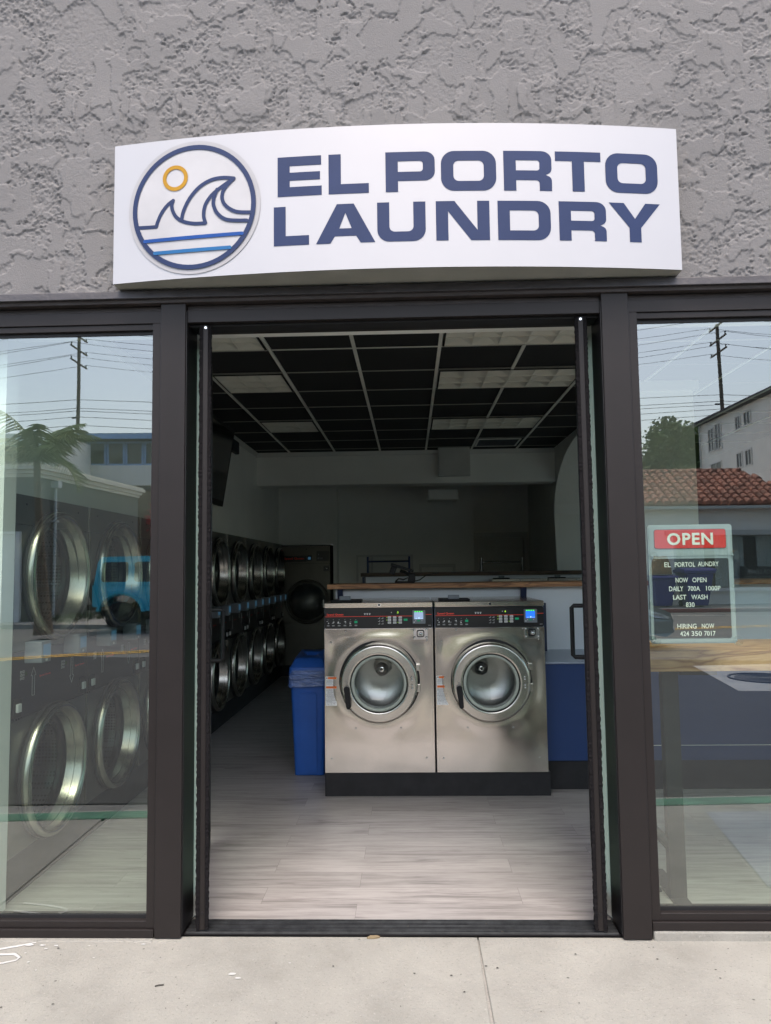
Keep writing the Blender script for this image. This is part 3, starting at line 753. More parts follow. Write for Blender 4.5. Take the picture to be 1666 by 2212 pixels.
# door leaves opened inwards
def leaf(sx, hx, lean):
    d = bpy.data.objects.new('door', None)
    root = MB()
    # local: u along leaf (inwards), t thickness
    ang = R(lean)
    du = Vector((sx * math.sin(ang), math.cos(ang), 0)); dt = Vector((math.cos(ang), -sx * math.sin(ang), 0))
    M3 = Matrix((du, dt, Vector((0, 0, 1)))).transposed()
    P0 = Vector((hx, .048, 0))
    def ob(mb, u0, u1, t0, t1, z0, z1):
        c = P0 + du * (u0 + u1) / 2 + dt * (t0 + t1) / 2 + Vector((0, 0, (z0 + z1) / 2))
        mb.obox(c, ((u1 - u0) / 2, (t1 - t0) / 2, (z1 - z0) / 2), M3)
    ob(root, .006, .05, -.021, .021, .03, 2.675); ob(root, .93, .975, -.021, .021, .03, 2.645)
    ob(root, .05, .93, -.021, .021, 2.60, 2.645); ob(root, .05, .93, -.021, .021, .03, .12)
    lo = root.build('door', 'bronze_dark', bld, bevel=.002)
    s = MB(); ob(s, -.006, .0055, -.0105, .0105, .020, 2.675); s.build('edge_stile', 'bronze_frame', lo)
    for sg in (-1, 1):
        q = MB(); n = 300
        zs_ = np.linspace(.022, 2.672, n); v = []; rr = random.Random(sg + 5)
        for z in zs_:
            wv = rr.uniform(.0, .004); w2 = rr.uniform(0, .004)
            for (uu, tt) in ((-.011 - w2 * .5, sg * .0112), (-.011 - w2, sg * (.0235 + wv)), (.02, sg * (.0260 + wv)), (.02, sg * .0112)):
                v.append(tuple(P0 + du * uu + dt * tt + Vector((0, 0, z))))
        f = [(i * 4 + j, i * 4 + (j + 1) % 4, (i + 1) * 4 + (j + 1) % 4, (i + 1) * 4 + j) for i in range(n - 1) for j in range(4)]
        f += [(0, 1, 2, 3), ((n - 1) * 4, (n - 1) * 4 + 1, (n - 1) * 4 + 2, (n - 1) * 4 + 3)]
        q.add(v, f); q.build('pile_strip', 'pile_strip', lo)
    for z in (.09, 2.66):
        q = MB(); c = P0 + Vector((0, 0, z)); q.cyl(c - du * .010, c - du * .006, .006, n=12); q.build('screw', 'chrome' if z > 1 else 'bronze_dark', lo)
    gq = MB(); ob(gq, .05, .93, -.004, .004, .12, 2.60); gq.build('glass_pane', 'door_glass', lo)
    hd = MB(); face = .065
    for sd2 in (-sx,):
        pts = []
        for (uu, tt, z) in ((.955, .02, 1.335), (.955, .070, 1.335), (.955, .082, 1.325), (.955, .082, 1.06), (.955, .070, 1.05), (.955, .02, 1.05)):
            pts.append(tuple(P0 + du * uu + dt * (tt * sd2) + Vector((0, 0, z))))
        hd.tube(pts, .0125, 12)
    hd.build('pull_handle', 'black_plastic', lo)
leaf(-1, -.9165, 14.2)
leaf(1, .783, 12.2)

# ================================================================== INTERIOR SHELL
fl = MB(); fl.add([(-2.9, .163, .0), (4.41, .163, .0), (4.41, 9.2, .0), (-2.9, 9.2, .0)], [(0, 1, 2, 3)])
o = fl.build('floor', 'vinyl_planks'); struct(o)
s = MB()
s.box(-3.0, 4.355, .26, .38, 2.72, 3.3)              # soffit over the storefront
s.box(-3.1, -1.99, .38, 6.40, 1.949, 3.3); s.box(-3.1, -1.99, 6.40, 8.05, 1.949, 3.3)
s.box(-3.1, -1.905, .175, .285, .0, 2.69)
s.box(-3.1, -2.95, .25, 9.2, 0, 1.949)
s.build('inner_wall', 'interior_paint', bld)
s = MB(); s.box(-1.99, 1.90, 6.40, 6.72, 2.665, 3.098)
s.build('bulkhead', 'interior_paint', bld)
s = MB(); s.prism([(6.395, 3.04), (6.375, 3.05), (6.365, 3.097), (6.397, 3.097)], -1.99, 1.9, 'YZ'); s.box(-1.988, -1.975, .4, 6.39, 3.03, 3.097)
s.build('crown_moulding', 'trim_white', bld)
s = MB(); s.box(-3.0, -1.1602, 8.02, 8.2, 1.95, 3.3); s.box(-1.10, 0.93, 8.30, 8.5, 0, 3.3); s.box(-1.16, -1.1002, 8.02, 8.5, 0, 3.3); s.box(-3.1, -.9, 8.85, 8.95, 0, 3.3); s.box(.93, .99, 8.30, 8.72, 0, 3.3)
s.box(.99, 4.355, 8.72, 8.9, 0, 3.3)
s.build('back_wall', 'interior_paint', bld)
# thick wall with an arch on the right
arch = arc(4.85, 2.25, 1.72, .80, 180, 0, 20)
hole = [(3.25, 0.0)] + arch + [(6.50, 1.6), (6.38, .9), (6.30, 0.0)]
loops = [(3.0, 0.0)] + [(3.0, 3.12), (8.72, 3.12), (8.72, 0.0)]
outer = [(3.0, 0), (3.0, 3.12), (8.72, 3.12), (8.72, 0), (6.30, 0), (6.38, .9), (6.50, 1.6)] + list(reversed(arch)) + [(3.25, 0)]
mef = fill_loops([outer]); s = MB()
for xx in (1.905, 2.40): s.mesh(mef, lambda a, b, c, xx=xx: (xx, a, b))
n = len(outer); s.add([(1.905, a, b) for a, b in outer] + [(2.40, a, b) for a, b in outer], [(i, (i + 1) % n, n + (i + 1) % n, n + i) for i in range(n)])
s.build('arch_wall', 'interior_paint', bld)
MB().box(1.88, 2.44, 2.965, 3.02, 3.02, 3.10).build('pier_cap', 'trim_white', bld)
# unseen roof, added to block sky light from above the room
MB().box(-9, 4.355, .26, 9.3, 3.32, 3.5).box(-9, -2.95, .26, .4, -.05, 3.3).build('roof_slab', 'interior_paint', bld)
# doors and panels in the back wall
dr = bpy.data.objects.new('inner_door', None); 
d = MB(); d.box(1.10, 1.80, 8.66, 8.70, .01, 2.03)
dd = d.build('inner_door', 'trim_white', bld)
p_ = MB()
for (a, b, z0, z1) in ((1.20, 1.38, 1.70, 1.92), (1.50, 1.68, 1.70, 1.92), (1.20, 1.38, .95, 1.55), (1.50, 1.68, .95, 1.55), (1.20, 1.38, .2, .8), (1.50, 1.68, .2, .8)):
    p_.box(a, b, 8.648, 8.6595, z0, z1)
p_.build('door_panel', 'trim_white', dd, bevel=.006)
f_ = MB(); f_.box(1.02, 1.09, 8.64, 8.715, 0, 2.04); f_.box(1.81, 1.88, 8.64, 8.715, 0, 2.04); f_.box(1.02, 1.88, 8.64, 8.715, 2.041, 2.12)
f_.build('door_frame', 'trim_white', dd, bevel=.004)
MB().cyl((1.73, 8.66, 1.0), (1.73, 8.60, 1.0), .028).build('door_knob', 'chrome', dd)
n_ = MB(); n_.box(-.83, -.80, 8.27, 8.298, .3, 1.78); n_.box(.02, .05, 8.27, 8.298, .3, 1.78); n_.box(-.80, .02, 8.27, 8.298, 1.75, 1.78); n_.box(-.60, -.57, 8.27, 8.298, .3, 1.75)
n_.build('wall_moulding', 'trim_white', bld)
n_ = MB(); n_.box(.14, .70, 8.26, 8.298, 1.58, 1.63); n_.box(.14, .18, 8.26, 8.298, .2, 1.58); n_.box(.66, .70, 8.26, 8.298, .2, 1.58)
n_.build('wall_moulding', 'trim_white', bld)
# ceiling
bx = [-1.56, -.965, -.368, .231, .822, 1.41, 2.0, 2.6, 3.2, 3.8]
ry = [.63, 1.25, 1.87, 2.48, 3.10, 3.73, 4.35, 4.97, 5.58, 6.2]
cl = MB()
for a, b in zip([-1.99] + bx, bx + [4.35]):
    for c, d in zip([.38] + ry, ry + [8.7]):
        if (a in (-1.56, .231, .822)) and c in (1.25, 2.48, 4.35): continue
        cl.add([(a, c, 3.112), (b, c, 3.112), (b, d, 3.112), (a, d, 3.112)], [(0, 3, 2, 1)])
ceil = struct(cl.build('ceiling', 'ceiling_black'))
gm = MB(); gx = MB()
for x in bx: gm.box(x - .0125, x + .0125, .38, 6.39, 3.100, 3.108)
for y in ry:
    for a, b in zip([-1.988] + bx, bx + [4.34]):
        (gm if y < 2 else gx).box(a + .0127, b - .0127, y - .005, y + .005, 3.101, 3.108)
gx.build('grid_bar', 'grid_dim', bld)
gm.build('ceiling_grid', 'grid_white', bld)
# troffers
def troffer(x0, x1, y0, y1, nx, label, grp='unlit recessed ceiling lights'):
    t = thing('ceiling_light', label, 'ceiling light', ((x0 + x1) / 2, (y0 + y1) / 2, 3.10), group=grp)
    w, dp = (x1 - x0) / 2 - .02, (y1 - y0) / 2 - .02
    f = MB(); f.box(-w, w, -dp, -dp + .012, -.004, .004); f.box(-w, w, dp - .012, dp, -.004, .004); f.box(-w, -w + .012, -dp + .012, dp - .012, -.004, .004); f.box(w - .012, w, -dp + .012, dp - .012, -.004, .004)
    f.build('frame', 'black_plastic', t)
    l = MB()
    ix, iy = w - .014, dp - .014; ny = 3
    cw, ch = 2 * ix / nx, 2 * iy / ny
    for i in range(nx):
        for j in range(ny):
            a, b = -ix + i * cw + .002, -ix + (i + 1) * cw - .002; c, d_ = -iy + j * ch + .002, -iy + (j + 1) * ch - .002
            l.add([(a, c, -.001), (b, c, -.001), (b, d_, -.001), (a, d_, -.001), ((a + b) / 2, (c + d_) / 2, .028)], [(0, 1, 4), (1, 2, 4), (2, 3, 4), (3, 0, 4)])
    for i in range(nx + 1): l.box(-ix + i * cw - .0018, -ix + i * cw + .0018, -iy, iy, -.006, -.0015)
    for j in range(ny + 1): l.box(-ix, ix, -iy + j * ch - .0018, -iy + j * ch + .0018, -.0055, -.0016)
    MB().box(-w, w, -dp, dp, .045, .05).build('housing', 'troffer_white', t)
    l.build('louvre', 'troffer_white', t)
    return t
for o_, nm in ((ceil, ''),): pass
troffer(-1.56, -.965, 1.25, 1.87, 3, 'square louvred ceiling light over the left side, nearest the doorway')
troffer(-1.56, -.965, 2.48, 3.10, 3, 'square louvred ceiling light over the left side, middle of its row')
troffer(-1.56, -.965, 4.35, 4.97, 3, 'square louvred ceiling light over the left side, farthest from the doorway')
troffer(.231, 1.41, 1.25, 1.87, 6, 'long louvred ceiling light over the right side, nearest the doorway')
troffer(.231, 1.41, 2.48, 3.10, 6, 'long louvred ceiling light over the right side, middle of its row')
troffer(.231, 1.41, 4.35, 4.97, 6, 'long louvred ceiling light over the right side, farthest from the doorway')
vt = thing('air_vent', 'slatted grey air vent in black ceiling near the white beam', 'vent', (1.10, 5.9, 3.10))
MB().box(-.26, .26, -.26, -.24, -.006, .004).box(-.26, .26, .24, .26, -.006, .004).box(-.26, -.24, -.24, .24, -.006, .004).box(.24, .26, -.24, .24, -.006, .004).build('frame', 'grid_white', vt)
q = MB()
for i in range(9): q.obox((0, -.2 + i * .05, .0), (.238, .018, .001), Matrix.Rotation(R(35), 3, 'X'))
q.build('slat', 'grey_plastic', vt)
bxo = MB().box(-.205, .205, -.10, 0, -.2, .2).box(-.19, .19, -.106, -.1005, -.185, .185)
tag(bxo.build('electrical_box', 'grey_box', bevel=.006, loc=(.59, 6.394, 2.945)), 'square white box fixed to the beam below the ceiling', 'box')
bxo = MB().box(-.21, .21, 0, .45, -.14, .0).box(-.23, .23, -.02, .0, -.15, -.13)
tag(bxo.build('duct_cover', 'interior_paint', bevel=.004, loc=(.49, 7.4, 2.69)), 'pale boxed duct under the beam behind the square box', 'duct')

# ================================================================== WASHERS
def make_washer(name, label, W=.757, Hh=1.16, digit='0', dx=0.0, blue=False, hang=3):
    """origin: front bottom left corner of the cabinet, front faces -Y"""
    t = thing(name, label, 'washing machine', (0, 0, 0))
    cb = MB().box(0, .006, 0, .86, .006, 1.12).box(W - .006, W, 0, .86, .006, 1.12).box(.0, W, .0, .86, 0, .0055).box(0, W, 0, .86, 1.1205, 1.126).box(.0065, W - .0065, .85, .86, .006, 1.12)
    # front sheet is a fine grid so its broad dents show in the reflections
    cab = cb.build('cabinet', 'laminate_grey', t, bevel=.003)
    CX, CZ = W / 2, .608
    nx_, nz_ = 60, 78
    fr = MB(); zt = .980
    v = []
    for j in range(nz_ + 1):
        for i in range(nx_ + 1):
            x = .002 + (W - .004) * i / nx_; z = .002 + (zt - .004) * j / nz_
            dd_ = 0
            r = math.hypot(x - CX, z - CZ)
            dd_ += -.0035 * math.exp(-((r - .30) / .05) ** 2)
            for (sx, sz, a, s_) in ((.148, .955, .002, .05), (.045, .878, .003, .07), (.71, .885, .003, .07), (.215, .30, .002, .06), (.525, .30, .002, .06), (.045, .10, .001, .06), (.70, .10, .001, .06)):
                dd_ += a * math.exp(-(((x - sx) / s_) ** 2 + ((z - sz) / s_) ** 2))
            dd_ += (.0018 + .0022 * max(0, z - .55) / .4) * (mnoise.noise(Vector((x * 2.1 + 3 + dx, 0, z * 2.4))) ) + .0005 * mnoise.noise(Vector((x * 6 + dx, 2, z * 5)))
            e = min(x, W - x, z, zt - z); k = min(1, e / .06)
            v.append((x, -.014 + dd_ * k * k * (3 - 2 * k), z))
    f = [(j * (nx_ + 1) + i, j * (nx_ + 1) + i + 1, (j + 1) * (nx_ + 1) + i + 1, (j + 1) * (nx_ + 1) + i) for j in range(nz_) for i in range(nx_)]
    # leave the door opening out
    f = [q for q in f if math.hypot(sum(v[k][0] for k in q) / 4 - CX, sum(v[k][2] for k in q) / 4 - CZ) > .235]
    fr.add(v, f, True)
    fr.box(0, .002, -.014, -.001, .002, zt - .002); fr.box(W - .002, W, -.014, -.001, .002, zt - .002); fr.box(0, W, -.012, -.001, 0, .002)
    fr.build('front_panel', 'washer_steel', t)
    MB().box(-.001, W + .001, -.018, .875, 1.127, 1.162).build('top_panel', 'washer_steel', t, bevel=.004)
    lk = MB().cyl((.385, -.024, 1.145), (.385, -.018, 1.145), .011, n=20); lk.build('top_lock', 'chrome', t)
    MB().cyl((.385, -.0255, 1.145), (.385, -.0245, 1.145), .007, n=20).build('keyhole', 'black_plastic', t)
    # soap box lid on top
    sb = MB().box(.035, .255, .06, .26, 1.1625, 1.178); sl = sb.build('soap_lid', 'black_plastic', t, bevel=.006)
    MB().box(.10, .178, .055, .085, 1.1785, 1.206).build('lid_tab', 'grey_plastic', sl, bevel=.002)
    # control panel
    cp = MB().prism(rrect(.004, .9835, W - .004, 1.124, .012), -.020, -.001, 'XZ').build('control_panel', 'panel_black', t)
    st = MB().box(0, W, -.017, -.002, .979, .983); st.build('panel_edge', 'chrome', t)
    # crop pixel -> local
    ux = lambda X: (X - 22) / 1543 * W
    uz = lambda Y: 1.162 - (Y - 150) / 362 * (1.162 - .981)
    Yp = -.0212
    rl = MB().box(ux(32), ux(1278), Yp, Yp + .001, uz(344), uz(337)).box(ux(1465), ux(1555), Yp, Yp + .001, uz(326), uz(319))
    put_text(rl, 'Speed Queen', ux(58), ux(298), uz(332), uz(297), Yp - .0006, .035)
    rl.build('lettering', 'red_print', cp)
    ic = MB(); rr = random.Random(4)
    for x in (78, 152, 235, 318, 397):
        for k in range(3):
            a = x + rr.uniform(-26, 4); b = 418 + rr.uniform(-16, 12)
            ic.box(ux(a), ux(a + rr.uniform(12, 26)), Yp, Yp + .001, uz(b), uz(b + rr.choice([4, 5, 16])))
    for x in (78, 152, 235, 318, 397, 474):
        ic.box(ux(x - 3), ux(x + 3), Yp, Yp + .001, uz(380), uz(387))
        for yy in (457, 467): ic.box(ux(x - 18), ux(x + 18), Yp, Yp + .001, uz(yy), uz(yy + 4))
    for x in (590, 624, 658):
        ic.box(ux(x), ux(x + 26), Yp, Yp + .001, uz(296), uz(301)); ic.prism([(ux(x + 3), uz(303)), (ux(x + 23), uz(303)), (ux(x + 19), uz(320)), (ux(x + 7), uz(320))], Yp, Yp + .001)
    for x in (805, 852):
        for yy in (357, 395, 432):
            ic.box(ux(x + 4), ux(x + 12), Yp, Yp + .001, uz(yy), uz(yy + 8)); ic.box(ux(x - 16), ux(x + 14), Yp, Yp + .001, uz(yy + 14), uz(yy + 18))
    ic.box(ux(975), ux(986), Yp, Yp + .001, uz(283), uz(296)); ic.box(ux(1500), ux(1540), Yp, Yp + .001, uz(469), uz(473))
    ic.build('icons', 'white_print', cp)
    MB().prism(rrect(ux(452), uz(432), ux(496), uz(400), .003), Yp, Yp + .001).build('green_mark', 'green_button', cp)
    bt = MB()
    for x in (928, 1003, 1082):
        for yy in (343, 378, 415): bt.prism(rrect(ux(x), uz(yy + 29), ux(x + 47), uz(yy), .002, 2), Yp - .003, Yp + .001)
    bt.build('button', 'button_white', cp)
    bi = MB(); k = 0
    for x in (928, 1003, 1082):
        for yy in (343, 378, 415):
            wds = ['Quick', 'Heavy', 'Medium', 'Normal', '7.00', 'Delicate', 'Light', 'Perm', 'Rinse'][k]; k += 1
            put_text(bi, wds, ux(x + 7), ux(x + 40), uz(yy + 20), uz(yy + 9), Yp - .0035)
    bi.build('button_print', 'sticker_ink', cp)
    MB().prism(rrect(ux(1155), uz(405), ux(1208), uz(378), .002, 2), Yp - .003, Yp + .001).build('start_button', 'green_button', cp)
    ld = MB()
    for (x, yy) in ((915, 357), (915, 394), (1072, 427)): ld.cyl((ux(x), Yp - .001, uz(yy)), (ux(x), Yp, uz(yy)), .0022, n=10)
    ld.build('indicator_light', 'lit_lime', cp)
    dsp = MB().box(ux(1000), ux(1112), Yp, Yp + .001, uz(314), uz(263)).box(ux(893), ux(948), Yp, Yp + .001, uz(310), uz(276)).build('display', 'grey_plastic' if False else 'dark_rubber', cp)
    tx = MB(); xx = 1064 if digit == '0' else 1012
    put_text(tx, digit, ux(xx), ux(xx + 17), uz(303), uz(275), Yp - .0008); tx.build('digit', 'lit_lime', dsp)
    # card reader with small screen
    cr = MB().prism(rrect(ux(1280), uz(447), ux(1462), uz(262), .004), -.036, -.019).build('card_reader', 'grey_plastic', t, bevel=.002)
    MB().box(ux(1302), ux(1432), -.0375, -.0362, uz(384), uz(288)).build('screen', 'screen_blue' if blue else 'screen_grey', cr)
    lt = MB()
    for k in range(4): lt.box(ux(1309 + k * 31), ux(1329 + k * 31), -.0385, -.0372, uz(285), uz(274))
    lt.build('status_light', 'lit_green', cr)
    sc = MB(); put_text(sc, 'READY', ux(1318), ux(1352), uz(379), uz(368), -.0385); put_text(sc, '$5.25', ux(1390), ux(1424), uz(379), uz(368), -.0385)
    sc.cyl((ux(1371), -.0388, uz(369)), (ux(1371), -.0384, uz(369)), .005, n=12); sc.build('screen_text', 'screen_text', cr)
    kb = MB().prism(rrect(ux(1345), uz(415), ux(1385), uz(396), .002, 2), -.0385, -.0362).build('pay_button', 'green_button', cr)
    MB().cyl((ux(1302), -.0385, uz(424)), (ux(1302), -.0362, uz(424)), .005, n=12).cyl((ux(1325), -.0385, uz(407)), (ux(1325), -.0362, uz(407)), .003, n=12).cyl((ux(1412), -.0385, uz(405)), (ux(1412), -.0362, uz(405)), .003, n=12).build('reader_dot', 'button_white', cr)
    # coin lock plate
    zz = lambda Y: .981 - (Y - 512) / 1408 * .981 * 1.0 * (1408 / 2048)
    zz = lambda Y: .981 - (Y - 512) * .000478
    lp = MB().box(ux(1285), ux(1495), -.020, -.0135, zz(672), zz(515)).build('lock_plate', 'chrome', t, bevel=.002)
    q = MB()
    for (x, yy) in ((1303, 533), (1472, 528), (1305, 642), (1474, 642)): q.lathe([(0, .005), (.006, .004), (.008, 0)], (ux(x), -.020, zz(yy)), '-Y', 16)
    q.build('rivet', 'chrome', lp)
    MB().prism(rrect(ux(1335), zz(640), ux(1443), zz(533), .014), -.0225, -.0202).build('lock_recess', 'black_plastic', lp)
    q = MB().prism(rrect(ux(1348), zz(624), ux(1430), zz(548), .01), -.034, -.0226); q.build('lock_body', 'chrome', lp, bevel=.003)
    MB().lathe([(.0, .012), (.011, .012), (.013, 0)], (ux(1393), -.034, zz(594)), '-Y', 24).build('lock_barrel', 'chrome', lp)
    MB().cyl((ux(1393), -.0468, zz(594)), (ux(1393), -.0462, zz(594)), .004, n=10).build('keyhole', 'black_plastic', lp)
    # screws
    q = MB()
    for (x, yy) in ((323, 545), (113, 705), (1262, 530), (1477, 685)):
        q.lathe([(0, .005), (.004, .004), (.0065, 0)], (ux(x), -.0135, zz(yy)), '-Y', 14)
    for (x, z) in ((.215, .30), (.525, .302), (.045, .095), (.70, .098)):
        q.lathe([(0, .005), (.004, .004), (.0065, 0)], (x, -.0135, z), '-Y', 14)
    q.build('screw', 'chrome', t)
    # sticker
    sk = MB().box(ux(35), ux(195), -.0165, -.0150, zz(1612), zz(1196)).build('warning_sticker', 'sticker_white', t)
    q = MB().box(ux(66), ux(190), -.0175, -.0168, zz(1232), zz(1202)).box(ux(40), ux(190), -.0175, -.0168, zz(1366), zz(1334)); q.build('orange_band', 'sticker_orange', sk)
    q = MB(); rr = random.Random(9)
    put_text(q, 'WARNING', ux(92), ux(175), zz(1216), zz(1206), -.0182); put_text(q, 'WARNING', ux(75), ux(165), zz(1350), zz(1339), -.0182)
    yy = 1240
    while yy < 1560:
        if not (1318 < yy < 1372):
            x = 42 + rr.choice([0, 0, 8, 20]); e = 188 - rr.choice([0, 4, 30, 60])
            while x < e:
                l_ = rr.uniform(8, 24); q.box(ux(x), ux(min(e, x + l_)), -.0175, -.0168, zz(yy + 3), zz(yy)); x += l_ + 4
        yy += rr.choice([8, 9, 11])
    q.box(ux(40), ux(190), -.0175, -.0168, zz(1568), zz(1566)); q.box(ux(117), ux(119), -.0175, -.0168, zz(1606), zz(1570))
    q.box(ux(66), ux(69), -.0175, -.0168, zz(1600), zz(1580)); q.box(ux(66), ux(84), -.0175, -.0168, zz(1600), zz(1597)); q.box(ux(140), ux(166), -.0175, -.0168, zz(1583), zz(1580)); q.box(ux(163), ux(166), -.0175, -.0168, zz(1600), zz(1583))
    q.prism([(ux(44), zz(1228)), (ux(62), zz(1228)), (ux(60), zz(1214)), (ux(54), zz(1204)), (ux(47), zz(1214))], -.0175, -.0168)
    q.build('sticker_print', 'sticker_ink', sk)
    # door: dark gap ring, steel bezel, gasket, bowl
    MB().lathe([(.236, -.10), (.285, -.10), (.285, .006), (.278, .010), (.24, .004)], (CX + .004, -.008, CZ + .012), '-Y', 72).build('door_gap', 'black_plastic', t)
    dr_ = MB().lathe([(.268, .0), (.2685, .030), (.262, .040), (.250, .043), (.214, .036), (.202, .040), (.196, .034), (.194, .012)], (CX, -.022, CZ), '-Y', 96).build('door', 'door_steel', t)
    MB().lathe([(.194, .020), (.190, .030), (.172, .026), (.1697, .010)], (CX, -.022, CZ), '-Y', 72).build('gasket', 'pale_gasket', dr_)
    MB().lathe([(.195, .013), (.1935, .033), (.1905, .032), (.1895, .013)], (CX, -.022, CZ), '-Y', 72).build('rubber_ring', 'dark_rubber', dr_)
    MB().lathe([(.0, -.050), (.05, -.047), (.10, -.036), (.14, -.018), (.1695, .012)], (CX, -.022, CZ), '-Y', 64).build('glass', 'porthole_glass', dr_)
    MB().lathe([(.172, .012), (.168, -.05), (.20, -.10), (.27, -.12), (.27, -.46), (.255, -.50), (.10, -.505), (0, -.505)], (CX, -.022, CZ), '-Y', 64).build('drum', 'drum_metal', t)
    MB().lathe([(0, -.30), (.045, -.30), (.050, -.315), (.07, -.50)], (CX + (.008 if not blue else -.035), -.022, CZ + .055), '-Y', 40).build('drum_hub', 'chrome', t)
    MB().lathe([(0, -.290), (.010, -.290), (.010, -.299)], (CX + (.008 if not blue else -.035), -.022, CZ + .055), '-Y', 20).build('hub_bolt', 'black_plastic', t)
    q = MB()
    for (x, yy) in ((1255, 1205), (1258, 1240), (1260, 1320), (1262, 1358)): q.lathe([(0, .008), (.005, .007), (.008, 0)], (ux(x), -.061, zz(yy)), '-Y', 18)
    for (x, yy) in ((420, 1665), (508, 1740), (342, 1285), (288, 1333)): q.lathe([(0, .004), (.003, .003), (.005, 0)], (ux(x), -.061, zz(yy)), '-Y', 12)
    q.build('bolt', 'chrome', dr_)
    q = MB().box(CX + .255, CX + .285, -.05, -.01, CZ + .085, CZ + .13).box(CX + .255, CX + .285, -.05, -.01, CZ - .06, CZ - .005); q.build('hinge', 'door_steel', dr_, bevel=.004)
    # handle
    q = MB(); cx_, z1, z0 = ux(345), zz(1318), zz(1640); lean = .012
    pts = arc(cx_, z1 - .019, .020, .019, 0, 180, 8) + arc(cx_ + lean, z0 + .014, .0155, .014, 180, 360, 8)
    q.prism(pts, -.094, -.064); q.build('handle', 'black_plastic', dr_, bevel=.005, seg=3)
    return t
wa = make_washer('washing_machine', 'left stainless washing machine by the blue bin, its counter showing 0', digit='0', dx=0)
wa.location = (-.605, 2.0, .160)
wb = make_washer('washing_machine', 'right stainless washing machine beside the blue counter, its counter showing 6', digit='6', dx=1.7, blue=True)
wb.location = (.166, 2.0, .160)
for q in (wa, wb): q['group'] = 'stainless front-loading washing machines'
for i, (x, lab) in enumerate(((.98, 'smaller stainless washer behind the wooden counter, left of the pair'), (1.65, 'smaller stainless washer behind the wooden counter, right of the pair'))):
    c = copy_tree(wa); c.location = (x, 5.75, .41); c.scale = (.87, .87, .87); c['label'] = lab; c['group'] = 'stainless washers on the rear island'
MB().box(.9, 2.4, 5.72, 6.05, 0, .408).build('w', 'black_base'); o = bpy.data.objects['w']; o.name = 'washer_plinth'; tag(o, 'black base under the rear pair of washers', 'plinth')
pl = MB().box(-.607, .938, 1.992, 2.86, 0, .158)
tag(pl.build('washer_plinth', 'black_base', bevel=.003), 'low black scuffed base under the two front washing machines', 'plinth')

# ================================================================== ISLAND COUNTER
ct = thing('folding_counter', 'long wood-topped counter with white panels and blue base behind the front washers', 'counter', (0, 2.9, 0))
MB().box(-.680, 4.1, -.05, .50, 1.396, 1.434).build('countertop', 'counter_wood', ct, bevel=.002)
MB().box(-.62, 4.1, .030, .47, .12, 1.394).build('upper_panel', 'laminate_white', ct)
MB().box(-.598, 1.085, -.10, .029, .165, 1.268).build('utility_panel', 'navy_paint', ct)
MB().box(.945, 4.1, -.79, .029, .871, .885).build('shelf_top', 'laminate_grey', ct, bevel=.002)
MB().box(.945, 4.1, -.775, .029, .20, .870).build('base_cabinet', 'laminate_blue', ct)
MB().box(.945, 4.1, -.765, -.75, .001, .199).box(.945, 4.1, -.749, .02, .02, .199).build('kick_board', 'black_base', ct)
for x in (-.60, .90, 2.4, 3.9):
    MB().prism([(-.035, 1.394), (.028, 1.394), (.028, 1.29), (-.002, 1.29)], x, x + .045, 'YZ').build('bracket', 'navy_paint', ct)
tr = MB()
for (x0, x1) in ((1.62, 2.5),):
    tr.box(x0, x0 + .004, -.778, -.7755, .30, .80); tr.box(x0 + .004, x1, -.778, -.7755, .30, .304)
tr.build('trim_line', 'trim_white', ct)
c2 = thing('rear_counter', 'second dark wood counter deeper in the room with white panel below', 'counter', (0, 6.1, 0))
MB().box(-.62, 2.7, 0, .35, 1.465, 1.512).build('countertop', 'dark_wood', c2, bevel=.002)
MB().box(-.56, 2.7, .04, .30, .0, 1.463).build('upper_panel', 'laminate_white', c2)
MB().box(-.60, -.57, .01, .3, 1.30, 1.46).build('bracket', 'navy_paint', c2)
# card machine / monitor on an arm
mo = thing('monitor_arm', 'black articulated monitor seen edge-on with cable, on the wooden counter', 'monitor', (-.06, 3.2, 1.434))
mo.scale = (1.3, 1.3, 1.25)
MB().box(-.055, .075, -.06, .06, 0, .012).build('base_plate', 'black_plastic', mo, bevel=.003)
MB().tube([(.04, 0, .01), (.045, 0, .05), (.01, 0, .075), (-.02, 0, .085)], .011, 8).build('arm', 'black_plastic', mo)
MB().tube([(-.05, .02, .012), (-.03, .0, .03), (.0, .0, .022), (.03, .02, .035)], .005, 6).build('hose', 'black_plastic', mo)
q = MB(); q.obox((-.005, 0, .105), (.078, .09, .009), Matrix.Rotation(R(18), 3, 'Y')); q.obox((-.066, 0, .092), (.018, .06, .032), Matrix.Rotation(R(18), 3, 'Y')); q.obox((.058, 0, .035), (.022, .03, .03), Matrix.Identity(3))
q.build('monitor_case', 'black_plastic', mo, bevel=.004)
MB().tube([(.07, 0, .01), (.11, 0, .02), (.15, .02, .05), (.2, .05, .062), (.24, .1, .07)], .004, 6).build('cable', 'black_plastic', mo)

